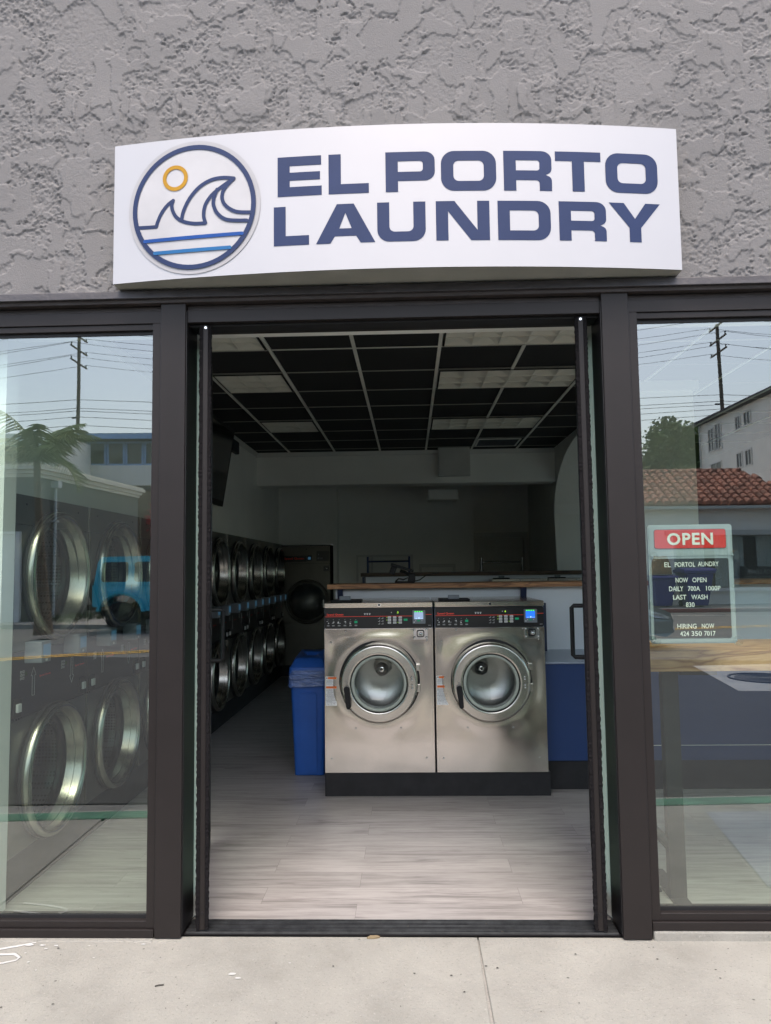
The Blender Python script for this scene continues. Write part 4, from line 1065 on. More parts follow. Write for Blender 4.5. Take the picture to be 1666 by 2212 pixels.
# laundry carts with hanging rail
def cart(x, y, w, lab, mat, hz):
    t = thing('laundry_cart', lab, 'laundry cart', (x, y, 0), group='rolling laundry carts')
    r = .016
    q = MB().tube([(-w / 2, 0, .25), (-w / 2, 0, hz)], r, 8).tube([(w / 2, 0, .25), (w / 2, 0, hz)], r, 8); q.build('post', mat, t)
    MB().tube([(-w / 2, 0, hz - .07), (w / 2, 0, hz - .07)], r * .8, 8).build('hanging_rail', mat, t)
    q = MB()
    for z in (.25, .62): q.tube([(-w / 2, -.28, z), (w / 2, -.28, z), (w / 2, .28, z), (-w / 2, .28, z), (-w / 2, -.28, z)], .008, 6)
    for k in range(11):
        a = -w / 2 + w * k / 10
        q.tube([(a, -.28, .62), (a, -.28, .25), (a, .28, .25), (a, .28, .62)], .003, 4)
    q.build('basket', 'cart_chrome', t)
    for sx in (-1, 1):
        for sy in (-1, 1):
            a = (sx * w / 2, sy * .28)
            wq = MB().cyl((a[0] - .015, a[1], .05), (a[0] + .015, a[1], .05), .05, n=20).build('wheel', 'dark_rubber', t)
            MB().tube([(a[0], a[1], .11), (a[0], a[1], .25)], .008, 6).build('caster_stem', 'cart_chrome', t)
    return t
cart(-.31, 7.55, .60, 'navy laundry cart with hanging rail behind the counter, nearer the large dryer', 'cart_metal', 1.74)
cart(1.36, 7.85, .60, 'chrome laundry cart with hanging rail in front of the white door', 'cart_chrome', 1.71)

# ================================================================== RECYCLING BIN
bn = thing('recycling_bin', 'blue slim recycling bin with clear liner and round-hole lid left of the washers', 'bin', (-.787, 2.72, 0))
def frustum(mb, w0, d0, z0, w1, d1, z1, r=.03):
    a = rrect(-w0 / 2, -d0 / 2, w0 / 2, d0 / 2, r, 4); b = rrect(-w1 / 2, -d1 / 2, w1 / 2, d1 / 2, r, 4); n = len(a)
    mb.add([(x, y, z0) for x, y in a] + [(x, y, z1) for x, y in b], [(i, (i + 1) % n, n + (i + 1) % n, n + i) for i in range(n)], True)
    mb.add([(x, y, z0) for x, y in a] + [(x, y, z1) for x, y in b], [tuple(reversed(range(n))), tuple(range(n, 2 * n))]); return mb
body = frustum(MB(), .225, .42, .004, .275, .50, .70).build('body', 'bin_blue', bn, bevel=.004)
q = MB(); q.prism([(-.06, .02), (.06, .02), (.066, .60), (.055, .625), (-.055, .625), (-.066, .60)], -.262, -.215); 
for i, p in enumerate(q.v): q.v[i] = (p[0], p[1] + .038 * (1 - p[2] / .70) if True else 0, p[2])
q.build('grip_channel', 'bin_blue', body, bevel=.006)
ln = MB(); n = 44; vs = []; rr = random.Random(3)
lev = [.795, .77, .74, .705, .685]
for k, z in enumerate(lev):
    pr = rrect(-.147, -.262, .147, .262, .04, 10); nn = len(pr)
    for i, (x, y) in enumerate(pr):
        s_ = 1 + (.012 + .035 * (k == 4) * rr.random() + .02 * rr.random() * (k > 0))
        vs.append((x * s_, y * s_, z - (.025 * rr.random() if k == 4 else 0)))
ln.add(vs, [(k * nn + i, k * nn + (i + 1) % nn, (k + 1) * nn + (i + 1) % nn, (k + 1) * nn + i) for k in range(4) for i in range(nn)], False)
ln.build('bag_liner', 'liner_plastic', bn)
ld_ = frustum(MB(), .296, .53, .775, .290, .52, .815).build('lid', 'bin_blue', bn, bevel=.006)
q = MB(); a = rrect(-.14, -.25, .14, .25, .03, 6); nn = len(a)
hole_ = [( .085 * math.cos(2 * math.pi * i / nn + .0), .085 * math.sin(2 * math.pi * i / nn)) for i in range(nn)]
ang0 = [math.atan2(y, x) for x, y in a]
hole_ = [(.085 * math.cos(t), .085 * math.sin(t) - .05) for t in ang0]
top = [(x * .80, y * .84, .905 if y > -.1 else .875) for x, y in a]
q.add([(x, y, .815) for x, y in a] + top + [(x, y, .893) for x, y in hole_] + [(x, y, .83) for x, y in hole_],
      [(i, (i + 1) % nn, nn + (i + 1) % nn, nn + i) for i in range(nn)] + [(nn + i, nn + (i + 1) % nn, 2 * nn + (i + 1) % nn, 2 * nn + i) for i in range(nn)] + [(2 * nn + i, 2 * nn + (i + 1) % nn, 3 * nn + (i + 1) % nn, 3 * nn + i) for i in range(nn)], True)
q.build('lid_dome', 'bin_blue', ld_)
MB().add([(x, y, .832) for x, y in hole_], [tuple(range(nn))]).build('hole', 'black_gap', ld_)  # black disc painted in for the shade inside the lid opening

# ================================================================== DRYERS
PITCH = .849
def make_dryer():
    """origin: front face, floor level, near seam; front faces +X, width along +Y"""
    t = thing('stacked_dryer', '', 'dryer')
    W = PITCH - .006
    c = MB()
    holes = [(W / 2 + .01, 1.545), (W / 2 + .01, .53)]
    c.box(-.9, -.021, .003, .012, .21, 1.935).box(-.9, -.021, W - .009, W, .21, 1.935).box(-.9, -.021, .003, W, .20, .2095).box(-.9, -.021, .003, W, 1.9355, 1.945).box(-.9, -.021, .013, W - .010, .98, 1.05).box(-.9, -.88, .013, W - .01, .21, .979)
    c.build('cabinet', 'black_base', t)
    f = MB()
    def ringplate(z0, z1, cy_, cz_, r):
        n = 48; ring = [(cy_ + r * math.cos(2 * math.pi * i / n), cz_ + r * math.sin(2 * math.pi * i / n)) for i in range(n)]
        mef = fill_loops([[(.003, z0), (W, z0), (W, z1), (.003, z1)], ring])
        f.mesh(mef, lambda a, b, c_: (0, a, b))
    ringplate(1.175, 1.795, holes[0][0], holes[0][1] - .03, .285)
    f.box(-.02, -.001, .003, W, 1.80, 1.945)
    ringplate(.205, .845, holes[1][0], holes[1][1], .285)
    f.build('front_panel', 'dryer_steel', t)
    MB().box(-.02, -.003, .003, W, .85, 1.17).build('control_band', 'panel_black', t)
    MB().box(-.05, -.012, .0, PITCH, .0, .197).build('base', 'black_base', t)
    sm = MB().box(-.018, .004, -.0025, .0025, 1.80, 1.945).box(-.018, .010, -.0025, .0025, 1.19, 1.79).box(-.018, .010, -.0025, .0025, .22, .84)
    sm.build('side_seam', 'trim_white' if False else 'ring_steel', t)
    for (cyy, czz) in ((holes[0][0], holes[0][1]), (holes[1][0], holes[1][1])):
        d = MB().lathe([(.335, .002), (.342, .02), (.338, .045), (.325, .058), (.308, .055), (.300, .03), (.276, -.045)], (0, cyy, czz), 'X', 72).build('door', 'ring_steel', t)
        MB().lathe([(.344, .001), (.348, .012), (.343, .019)], (0, cyy, czz), 'X', 72).build('door_gasket', 'dark_rubber', d)
        MB().lathe([(.277, -.044), (.262, -.040), (.250, -.048), (.248, -.053)], (0, cyy, czz), 'X', 64).build('inner_ring', 'black_plastic', d)
        MB().disc((-.052, cyy, czz), .25, 'X').build('glass', 'porthole_glass', d)
        MB().lathe([(.255, -.09), (.34, -.13), (.34, -.62), (.30, -.66), (0, -.66)], (0, cyy, czz), 'X', 48).build('drum', 'drum_steel', t)
    for k, y in enumerate((.135, .555)):
        cr = MB().box(-.003, .085, y, y + .10, 1.11 + .0 * k, 1.215).build('card_reader', 'grey_plastic', t, bevel=.004)
        MB().box(.0855, .087, y + .015, y + .088, 1.14, 1.20).build('screen', 'dryer_screen', cr)
        MB().box(.0855, .087, y + .04, y + .06, 1.118, 1.128).build('reader_dot', 'button_white', cr)
    b = MB(); bg_ = MB(); w_ = MB()
    for k, y in enumerate((.10, .53)):
        for i in range(2):
            for j in range(3):
                zc = 1.065 - j * .016; yc = y + i * .022
                w_.box(-.002, -.001, yc, yc + .015, zc, zc + .0015); w_.box(-.002, -.001, yc, yc + .015, zc + .009, zc + .0105); w_.box(-.002, -.001, yc, yc + .0015, zc + .0015, zc + .009); w_.box(-.002, -.001, yc + .0135, yc + .015, zc + .0015, zc + .009)
        bg_.box(-.002, -.001, y + .047, y + .065, 1.048, 1.066)
    for (y, up) in ((.23, 1), (.66, -1)):
        z0, z1 = .94, 1.08
        pts = [(y - .012, z0), (y + .012, z0), (y + .012, z0 + .10), (y + .024, z0 + .10), (y, z1), (y - .024, z0 + .10), (y - .012, z0 + .10)]
        if up < 0: pts = [(a, z0 + z1 - b_) for a, b_ in pts]
        for (a, b_), (c_, d_) in zip(pts, pts[1:] + pts[:1]): w_.tube([(-.0015, a, b_), (-.0015, c_, d_)], .001, 4)
    w_.build('panel_print', 'white_print', t); bg_.build('start_button', 'shrub_green', t)
    r_ = MB(); me_, a0, a1, b0, b1 = text_mesh('Speed Queen', .022)
    for y in (.29, .70): r_.mesh(me_, lambda X, Y, Z, y=y: (-.0015, y + (X - a0) / (a1 - a0) * .12, 1.02 + (Y - b0) / (b1 - b0) * .014))
    r_.build('lettering', 'red_print', t)
    for y in (.028, PITCH - .10):
        pq = MB().box(-.002, .008, y, y + .072, .86, .95).build('coin_plate', 'black_plastic', t)
        MB().box(.0085, .022, y + .016, y + .052, .885, .925).build('coin_return', 'button_white', pq, bevel=.003)
    s_ = MB()
    for y in (.12, .70): s_.lathe([(0, .004), (.006, 0)], (0, y, 1.90), 'X', 10)
    s_.build('screw', 'black_plastic', t)
    return t
dry = make_dryer()
names = ['nearest the street window', 'second from the street window', 'third from the street window', 'fourth from the street window', 'fifth from the street window',
         'sixth from the street window', 'seventh from the street window', 'eighth from the street window', 'ninth, touching the large rear dryer']
for i in range(9):
    o = dry if i == 0 else copy_tree(dry)
    o.location = (-1.915, .288 + i * PITCH, 0)
    o['label'] = 'two-high stainless dryer stack on left wall, ' + names[i]; o['group'] = 'stacked dryers along the left wall'
bd = thing('large_dryer', 'large dark single-door dryer set in the rear left corner', 'dryer', (-1.93, 7.86, 0), group=None)
MB().box(0.0, .01, 0.021, .9, .17, 1.935).box(.73, .74, .021, .9, .17, 1.935).box(0, .74, .021, .9, .12, .1695).box(.0105, .7295, .85, .9, .17, 1.93).build('cabinet', 'black_base', bd)
f = MB(); n = 48; cxx, czz = .40, 1.09
ring = [(cxx + .28 * math.cos(2 * math.pi * i / n), czz + .28 * math.sin(2 * math.pi * i / n)) for i in range(n)]
mef = fill_loops([[(.004, .78), (.736, .78), (.736, 1.655), (.004, 1.655)], ring])
f.mesh(mef, lambda a, b, c_: (a, 0.0, b)); f.box(.004, .736, 0, .02, 1.66, 1.915); f.box(.004, .736, 0, .02, .16, .775)
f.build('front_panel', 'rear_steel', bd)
MB().box(-.004, .744, -.005, .02, 1.916, 1.935).box(0, .74, 0, .02, 0, .158).build('black_trim', 'black_base', bd)
cb_ = MB().box(.02, .39, -.006, -.001, 1.685, 1.775).box(.535, .73, -.006, -.001, 1.69, 1.84).build('control_panel', 'panel_black', bd)
q = MB(); put_text(q, 'Speed Queen', .05, .35, 1.71, 1.75, -.0075, .022); q.build('lettering', 'red_print', cb_)
q = MB()
for x in (.555, .582, .609): q.box(x, x + .016, -.0075, -.0065, 1.72, 1.745)
q.box(.565, .572, -.0075, -.0065, 1.78, 1.80); q.build('button', 'grey_plastic', cb_)
cr = MB().box(.40, .462, -.03, -.001, 1.70, 1.775).build('card_reader', 'black_plastic', bd, bevel=.003)
MB().box(.412, .452, -.032, -.0305, 1.715, 1.755).build('screen', 'dryer_screen', cr)
lk = MB().box(.64, .725, -.012, -.001, 1.54, 1.62).build('lock_plate', 'panel_black', bd)
MB().lathe([(0, .014), (.014, .014), (.017, 0)], (.682, -.012, 1.58), '-Y', 20).build('lock_barrel', 'chrome', lk)
MB().cyl((.385, -.006, 1.87), (.385, 0, 1.87), .009, n=12).cyl((.05, -.006, 1.40), (.05, 0, 1.40), .009, n=12).build('screw', 'black_plastic', bd)
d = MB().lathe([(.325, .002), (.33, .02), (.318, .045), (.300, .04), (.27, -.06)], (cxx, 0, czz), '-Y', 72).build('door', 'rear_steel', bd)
MB().disc((cxx, .055, czz), .272, '-Y').build('glass', 'porthole_glass', d)
MB().lathe([(.27, -.07), (.32, -.10), (.32, -.6), (0, -.62)], (cxx, 0, czz), '-Y', 40).build('drum', 'drum_steel', bd)
MB().box(.63, .655, -.06, -.045, 1.0, 1.12).build('handle', 'chrome', d, bevel=.004)

# TV, speaker
tv = thing('television', 'black flat television tilted forward on the left wall above the dryers', 'television', (-1.99, 3.72, 2.62))
Mt = Matrix.Rotation(R(9), 3, 'Y')
q = MB(); q.obox((.10, 0, 0), (.025, .66, .40), Mt); q.build('casing', 'black_plastic', tv, bevel=.006)
q = MB(); q.obox(Vector((.10, 0, 0.01)) + Mt @ Vector((.0262, 0, 0)), (.001, .62, .355), Mt); q.build('screen', 'tv_screen', tv)
MB().box(.002, .07, -.12, .12, -.12, .12).build('wall_bracket', 'black_plastic', tv)
sp = thing('router_box', 'small black box with two lights and a cable high on left wall near the television', 'router', (-1.975, 4.95, 2.95))
MB().box(0, .05, -.16, .16, -.07, .07).build('casing', 'black_plastic', sp, bevel=.01)
MB().tube([(.02, -.15, .07), (.03, -.19, .11), (.02, -.23, .14)], .004, 6).build('cable', 'trim_white', sp)
q = MB(); q.cyl((.0505, -.02, .02), (.052, -.02, .02), .004, n=8).cyl((.0505, .09, -.01), (.052, .09, -.01), .004, n=8); q.build('light', 'dryer_screen', sp)

# ================================================================== WINDOW LEDGE TABLE
tb = thing('window_bench', 'thick wooden window bar on black steel legs inside the right window', 'table', (0, .26, 0))
MB().box(1.06, 3.25, 0, .52, 1.066, 1.160).build('tabletop', 'ledge_wood', tb, bevel=.003)
for x in (1.19, 2.55):
    q = MB().box(x, x + .075, .12, .17, .012, 1.0655); q.build('leg', 'steel_black', tb)
    q = MB().box(x, x + .075, .171, .46, .0, .012).box(x, x + .075, .0, .171, 0, .0115); q.build('foot', 'steel_black', tb)
q = MB().tube([(1.09, .145, .36), (1.235, .145, .20)], .028, 4); q.build('brace', 'steel_black', tb)
q = MB().box(1.27, 1.44, .10, .16, 1.035, 1.0655); q.build('top_plate', 'steel_black', tb)
MB().tube([(1.04, .14, .05), (1.15, .14, .05)], .02, 6).build('foot_bolt', 'steel_black', tb)

# ================================================================== LETTER BOARD
lb = thing('letter_board', 'OPEN letter board with white lettering and red header, held by suction cups to right window', 'sign', (1.052, .078, 1.212))
BW, BH = .368, .520
fx = lambda x, y: (x - (95 + (y - 95) * .036)) / 1172 * BW
fz = lambda y: BH * (1 - (y - 95) / 1588)
MB().prism(rrect(0, 0, BW, BH, .012), 0, .012).build('frame', 'board_frame', lb, bevel=.002)
MB().prism(rrect(.006, BH * .735, BW - .006, BH - .006, .01), -.0025, -.0005).prism([(0.004, 0.004), (BW - .004, 0.004), (BW - .004, .02), (0.004, .02)], -.0025, -.0005).build('frame_lip', 'board_frame', lb)
rd = MB().prism(rrect(fx(186, 290) , fz(418), fx(1184, 290), fz(158), .010), -.0045, -.003).build('header_outline', 'panel_black', lb)
MB().prism(rrect(fx(191, 290), fz(413), fx(1179, 290), fz(163), .009), -.006, -.005).build('header', 'board_red', lb)
q = MB(); me_, a0, a1, b0, b1 = text_mesh('OPEN', .03, 1.12)
q.mesh(me_, lambda X, Y, Z: (fx(365, 290) + (X - a0) / (a1 - a0) * (fx(1003, 290) - fx(365, 290)), -.0072, fz(372) + (Y - b0) / (b1 - b0) * (fz(207) - fz(372)))); q.build('heading', 'board_letter', lb)
MB().prism(rrect(fx(203, 1000) - .01, fz(1608), fx(1215, 600), fz(552), .008), -.0045, -.0005).build('felt_panel', 'board_black', lb)
q = MB(); 
for k in range(46):
    z = fz(1600) + (fz(560) - fz(1600)) * k / 45; q.box(.036, BW - .030, -.0052, -.0046, z, z + .0015)
q.build('felt_rib', 'dark_rubber', lb)
q = MB()
for (wd, x0, x1, yc) in (('EL', 325, 412, 632), ('PORTOL', 468, 752, 632), ('AUNDRY', 788, 1076, 629), ('NOW', 478, 650, 840), ('OPEN', 710, 905, 840), ('DAILY', 388, 585, 955), ('700A', 648, 815, 955), ('1000P', 898, 1098, 953),
                         ('LAST', 442, 625, 1068), ('WASH', 694, 918, 1068), ('830', 618, 738, 1168), ('HIRING', 498, 762, 1453), ('NOW', 834, 1005, 1453), ('424', 535, 658, 1551), ('350', 692, 834, 1551), ('7017', 866, 1022, 1551)):
    put_text(q, wd, fx(x0, yc), fx(x1, yc), fz(yc + 32), fz(yc - 32), -.0075, .012)
q.build('lettering', 'board_letter', lb)
for (x, z) in ((.015, fz(520)), (BW - .003, fz(515)), (.012, .012), (BW - .004, .012)):
    cq = MB().lathe([(.0, -.004), (.006, -.004), (.014, .006), (.022, .0235)], (x, .0, z), '-Y', 28).build('suction_cup', 'clear_plastic', lb)
    MB().lathe([(0, .008), (.004, .007), (.005, -.002)], (x, .0, z), '-Y', 12).build('cup_stud', 'board_frame', cq)

# ================================================================== SHOP SIGN
def ys(X): return -.185 + .1 * ((X + .05) / 1.24) ** 2
SX0, SX1, SZ0, SZ1 = -1.294, 1.194, 2.824, 3.459
sg = thing('shop_sign', 'curved white box sign with navy lettering and round wave logo above the door', 'sign', (0, 0, 0))
n = 40; xs_ = [SX0 + (SX1 - SX0) * i / n for i in range(n + 1)]
q = MB()
for z, fl in ((SZ0, 0), (SZ1, 1)):
    q.add([(x, ys(x), z) for x in xs_] + [(x, -.004, z) for x in xs_], [(i, i + 1, n + 2 + i, n + 1 + i) for i in range(n)])
for x in (SX0, SX1): q.add([(x, ys(x), SZ0), (x, -.004, SZ0), (x, -.004, SZ1), (x, ys(x), SZ1)], [(0, 1, 2, 3)])
q.build('cabinet', 'sign_side', sg)
q = MB(); q.add([(x, ys(x) - .0015, SZ0) for x in xs_] + [(x, ys(x) - .0015, SZ1) for x in xs_], [(i, i + 1, n + 2 + i, n + 1 + i) for i in range(n)], True)
q.add([(x, ys(x) - .0015, z) for z in (SZ0, SZ1) for x in xs_] + [(x, ys(x) + .004, z) for z in (SZ0, SZ1) for x in xs_], [(i, i + 1, 2 * n + 3 + i, 2 * n + 2 + i) for i in range(n)] + [(n + 1 + i, n + 2 + i, 3 * n + 4 + i, 3 * n + 3 + i) for i in range(n)])
q.build('face', 'sign_face', sg)
def on_sign(me_, off): 
    slice_x(me_, .04, SX0, SX1)
    q = MB(); q.mesh(me_, lambda x, z, _: (x, ys(x) - off, z)); return q
HSx, VS = .245, .30
def glyph(c, w):
    h, v = HSx, VS
    if c == 'E': return [[(0, 0), (w, 0), (w, .235), (v, .235), (v, .395), (w - .04, .395), (w - .04, .60), (v, .60), (v, .765), (w - .01, .765), (w - .01, 1), (0, 1)]]
    if c == 'L': return [[(0, 0), (w, 0), (w, h), (v, h), (v, 1), (0, 1)]]
    if c == 'P': return [[(0, 0), (v, 0), (v, .27), (w - .25, .27)] + arc(w - .25, .50, .25, .23, -90, 0, 6) + arc(w - .25, .78, .25, .22, 0, 90, 6) + [(0, 1)],
                         [(v, .50), (w - .36, .50)] + arc(w - .36, .57, .07, .07, -90, 0, 4) + arc(w - .36, .695, .07, .07, 0, 90, 4) + [(v, .765)]]
    if c == 'O': return [rrect(0, 0, w, 1, .32, 8), rrect(v, h, w - v, 1 - h, .13, 6)]
    if c == 'D': return [[(0, 0), (w - .32, 0)] + arc(w - .32, .32, .32, .32, -90, 0, 8) + arc(w - .32, .68, .32, .32, 0, 90, 8) + [(0, 1)],
                         [(v, h), (w - v - .13, h)] + arc(w - v - .13, h + .13, .13, .13, -90, 0, 5) + arc(w - v - .13, 1 - h - .13, .13, .13, 0, 90, 5) + [(v, 1 - h)]]
    if c == 'R': return [[(0, 0), (v, 0), (v, .265), (w - v - .1, .265)] + arc(w - v - .08, .185, .08, .08, 90, 0, 4) + [(w - v, 0), (w, 0), (w, .26)] + arc(w - .13, .25, .13, .13, 5, 70, 5) + [(w - .15, .40)] + arc(w - .14, .56, .14, .14, -60, 0, 5) + arc(w - .25, .78, .25, .22, 0, 90, 6) + [(0, 1)],
                         [(v, .51), (w - .36, .51)] + arc(w - .36, .575, .065, .065, -90, 0, 4) + arc(w - .36, .70, .065, .065, 0, 90, 4) + [(v, .765)]]
    if c == 'T': m_ = w / 2; return [[(m_ - .15, 0), (m_ + .15, 0), (m_ + .15, .76), (w, .76), (w, 1), (0, 1), (0, .76), (m_ - .15, .76)]]
    if c == 'U': return [[(0, 1), (0, .30)] + arc(.30, .30, .30, .30, 180, 270, 7) + arc(w - .30, .30, .30, .30, 270, 360, 7) + [(w, 1), (w - v, 1), (w - v, .38)] + arc(w - v - .13, .38, .13, .13, 0, -90, 5) + arc(v + .13, .38, .13, .13, 270, 180, 5) + [(v, 1)]]
    if c == 'N': return [[(0, 0), (v, 0), (v, .74), (w - .46, 0), (w, 0), (w, 1), (w - v, 1), (w - v, .26), (.46, 1), (0, 1)]]
    if c == 'A': m_ = w / 2; return [[(0, 0), (.36, 0), (.47, .18), (w - .47, .18), (w - .36, 0), (w, 0), (m_ + .21, 1), (m_ - .21, 1)], [(.58, .375), (m_, .77), (w - .58, .375)]]
    if c == 'Y': m_ = w / 2; return [[(m_ - .15, 0), (m_ + .15, 0), (m_ + .15, .37), (w, 1), (w - .38, 1), (m_, .60), (.38, 1), (0, 1), (m_ - .15, .37)]]
def letters(spec, z0, z1, nm):
    q = MB(); hh = z1 - z0
    for ch, xa, xb in spec:
        lp = glyph(ch, (xb - xa) / hh)
        me_ = fill_loops([[(xa + a * hh, z0 + b * hh) for a, b in l] for l in lp])
        g_ = on_sign(me_, .0028); q.add(g_.v, g_.f)
    q.build(nm, 'sign_navy', sg)
letters([('E', -.546, -.354), ('L', -.324, -.151), ('P', -.079, .132), ('O', .158, .394), ('R', .426, .633), ('T', .649, .848), ('O', .868, 1.100)], 3.157, 3.334, 'lettering')
letters([('L', -.563, -.410), ('A', -.380, -.126), ('U', -.117, .089), ('N', .133, .361), ('D', .396, .623), ('R', .659, .864), ('Y', .878, 1.105)], 2.939, 3.112, 'lettering')
LX, LZ, LR = -.921, 3.139, .2805
def LP(x, y): return (LX + (x - 838) / 261 * LR, LZ - ((y - 898) + .072 * (x - 838)) / 268 * LR)
def disc_loop(r, n=72): return [(LX + r * math.cos(2 * math.pi * i / n), LZ + r * math.sin(2 * math.pi * i / n)) for i in range(n)]
on_sign(fill_loops([disc_loop(LR * 1.07)]), .0045).build('logo_backing', 'logo_edge', sg)
on_sign(fill_loops([disc_loop(LR * .99)]), .006).build('logo_disc', 'logo_white', sg)
on_sign(fill_loops([disc_loop(LR), disc_loop(LR * .925)]), .0085).build('logo_ring', 'sign_navy', sg)
_sk = [0]
def stroke(pts, w, smooth=True):
    _sk[0] += 1; OF = .0072 + .0003 * _sk[0]
    if not smooth: pts = [(pts[0][0] + (pts[1][0] - pts[0][0]) * k / 10, pts[0][1] + (pts[1][1] - pts[0][1]) * k / 10) for k in range(11)]
    pts = [Vector((*LP(*p), 0)) for p in pts]
    if smooth:
        o_ = []
        for i in range(len(pts) - 1):
            p0, p1, p2, p3 = pts[max(i - 1, 0)], pts[i], pts[i + 1], pts[min(i + 2, len(pts) - 1)]
            for k in range(6):
                t = k / 6; o_.append(.5 * ((2 * p1) + (p2 - p0) * t + (2 * p0 - 5 * p1 + 4 * p2 - p3) * t * t + (3 * p1 - p0 - 3 * p2 + p3) * t ** 3))
        pts = o_ + [pts[-1]]
    mb = MB(); L_ = []; R_ = []
    for i, p in enumerate(pts):
        d_ = (pts[min(i + 1, len(pts) - 1)] - pts[max(i - 1, 0)]).normalized(); n_ = Vector((-d_.y, d_.x, 0)) * w / 2
        L_.append(p + n_); R_.append(p - n_)
    k = len(pts)
    mb.add([(p.x, ys(p.x) - OF, p.y) for p in L_ + R_], [(i, i + 1, k + i + 1, k + i) for i in range(k - 1)])
    for p in (pts[0], pts[-1]):
        mb.add([(p.x + w / 2 * math.cos(a * math.pi / 6), ys(p.x) - OF - .00012 - (.00006 if p is pts[0] else 0), p.y + w / 2 * math.sin(a * math.pi / 6)) for a in range(12)], [tuple(range(12))])
    return mb
sw = 15 / 261 * LR
q = MB()
for st in ([(606, 984), (645, 983), (680, 981)], [(680, 981), (688, 955), (704, 920), (728, 888), (752, 869)], [(752, 869), (746, 892), (753, 920), (770, 945), (800, 962), (845, 970), (890, 968)],
           [(890, 968), (882, 935), (888, 893), (910, 855), (945, 822), (1008, 777)], [(789, 952), (797, 915), (822, 862), (862, 814), (910, 784), (960, 774), (1008, 777)],
           [(1008, 777), (978, 808), (962, 835), (960, 868), (978, 898), (1018, 920), (1078, 923)], [(938, 825), (925, 860), (924, 893), (942, 930), (982, 955), (1062, 958)]):
    s_ = stroke(st, sw); q.add(s_.v, s_.f)
q.build('logo_wave', 'sign_navy', sg)
stroke([(632, 1045), (1042, 1013)], sw, False).build('logo_line', 'sign_blue', sg)
stroke([(676, 1097), (992, 1073)], sw, False).build('logo_line', 'sign_teal', sg)
sc_ = LP(760, 772)
rl_ = lambda r: [(sc_[0] + r * math.cos(2 * math.pi * i / 40), sc_[1] + r * math.sin(2 * math.pi * i / 40)) for i in range(40)]
on_sign(fill_loops([rl_(54 / 261 * LR), rl_(38 / 261 * LR)]), .0085).build('logo_sun', 'sign_gold', sg)

# ================================================================== THE STREET BEHIND THE CAMERA (seen mirrored in the windows)
def win_part(parent, x0, x1, z0, z1, y, frame='trim_white', pane='window_dark', bars=1, axis='Y', t=.07):
    """framed window on a wall facing +Y (axis Y) or a wall facing -X (axis X)"""
    f = MB(); p = MB()
    def bb(mb, a, b, c, d, e0, e1):
        if axis == 'Y': mb.box(a, b, y + e0, y + e1, c, d)
        else: mb.box(y - e1, y - e0, a, b, c, d)
    bb(f, x0, x0 + t, z0, z1, .002, .06); bb(f, x1 - t, x1, z0, z1, .002, .06); bb(f, x0 + t, x1 - t, z0, z0 + t, .002, .06); bb(f, x0 + t, x1 - t, z1 - t, z1, .002, .06)
    for i in range(1, bars + 1):
        m_ = x0 + (x1 - x0) * i / (bars + 1); bb(f, m_ - .03, m_ + .03, z0 + t, z1 - t, .002, .05)
    fo = f.build('window', frame, parent)
    bb(p, x0 + t, x1 - t, z0 + t, z1 - t, .004, .02); p.build('pane', pane, fo)
    return fo
# --- grey corner building with cornice, downspout and garage door
gb = thing('corner_building', 'grey stucco corner building with cream cornice and white garage door across the street', 'building')
poly = [(-12.25, -20.65), (-11.45, -27.7), (-32, -28.5), (-32, -20.65)]
MB().prism(poly, -.1, 4.85, 'XY').build('wall', 'grey_stucco', gb)
for k, (off, z0, z1) in enumerate(((.06, 4.72, 4.83), (.14, 4.832, 4.96), (.24, 4.962, 5.08), (.18, 5.082, 5.15))):
    MB().prism([(-12.25 + off, -20.65 + off), (-11.45 + off, -27.7 - off), (-32, -28.5), (-32, -20.65 + off)], z0, z1, 'XY').build('cornice', 'cornice_cream', gb)
MB().box(-16.2, -12.85, -20.64, -20.56, -.08, 2.85).build('garage_door', 'garage_white', gb)
MB().box(-12.85, -12.7, -20.64, -20.5, -.08, 2.95).box(-16.2, -12.851, -20.64, -20.5, 2.86, 2.95).build('door_frame', 'garage_white', gb)
q = MB().tube([(-12.18 + .13, -21.55, 4.55), (-12.18 + .13, -21.55, .05)], .055, 8); q.box(-12.18, -11.9, -21.68, -21.42, 4.45, 4.68)
for z in (1.2, 3.3): q.box(-12.16, -11.96, -21.64, -21.46, z, z + .06)
q.build('downspout', 'gutter_white', gb)
# --- house on the slope with a row of blue framed windows
hs = thing('hillside_house', 'house with a band of blue framed windows above a white balcony wall', 'house')
MB().box(-21, -6, -50, -41.7, -.1, 6.9).build('lower_wall', 'brown_siding', hs)
MB().box(-21.1, -6, -50, -41.6, 6.92, 8.18).build('balcony_wall', 'white_stucco', hs)
MB().box(-20.95, -6, -50, -41.9, 8.2, 9.6).build('upper_wall', 'window_dark', hs)
MB().box(-21.8, -5.5, -50.5, -40.9, 9.72, 10.05).build('roof', 'roof_dark', hs)
MB().box(-21.82, -5.5, -40.9, -40.86, 9.70, 10.02).build('fascia', 'blue_trim', hs)
x = -20.95
while x < -6.5:
    win_part(hs, x, x + 1.12, 8.2, 9.7, -41.9, 'blue_trim', 'window_dark', 0, t=.12); x += 1.16
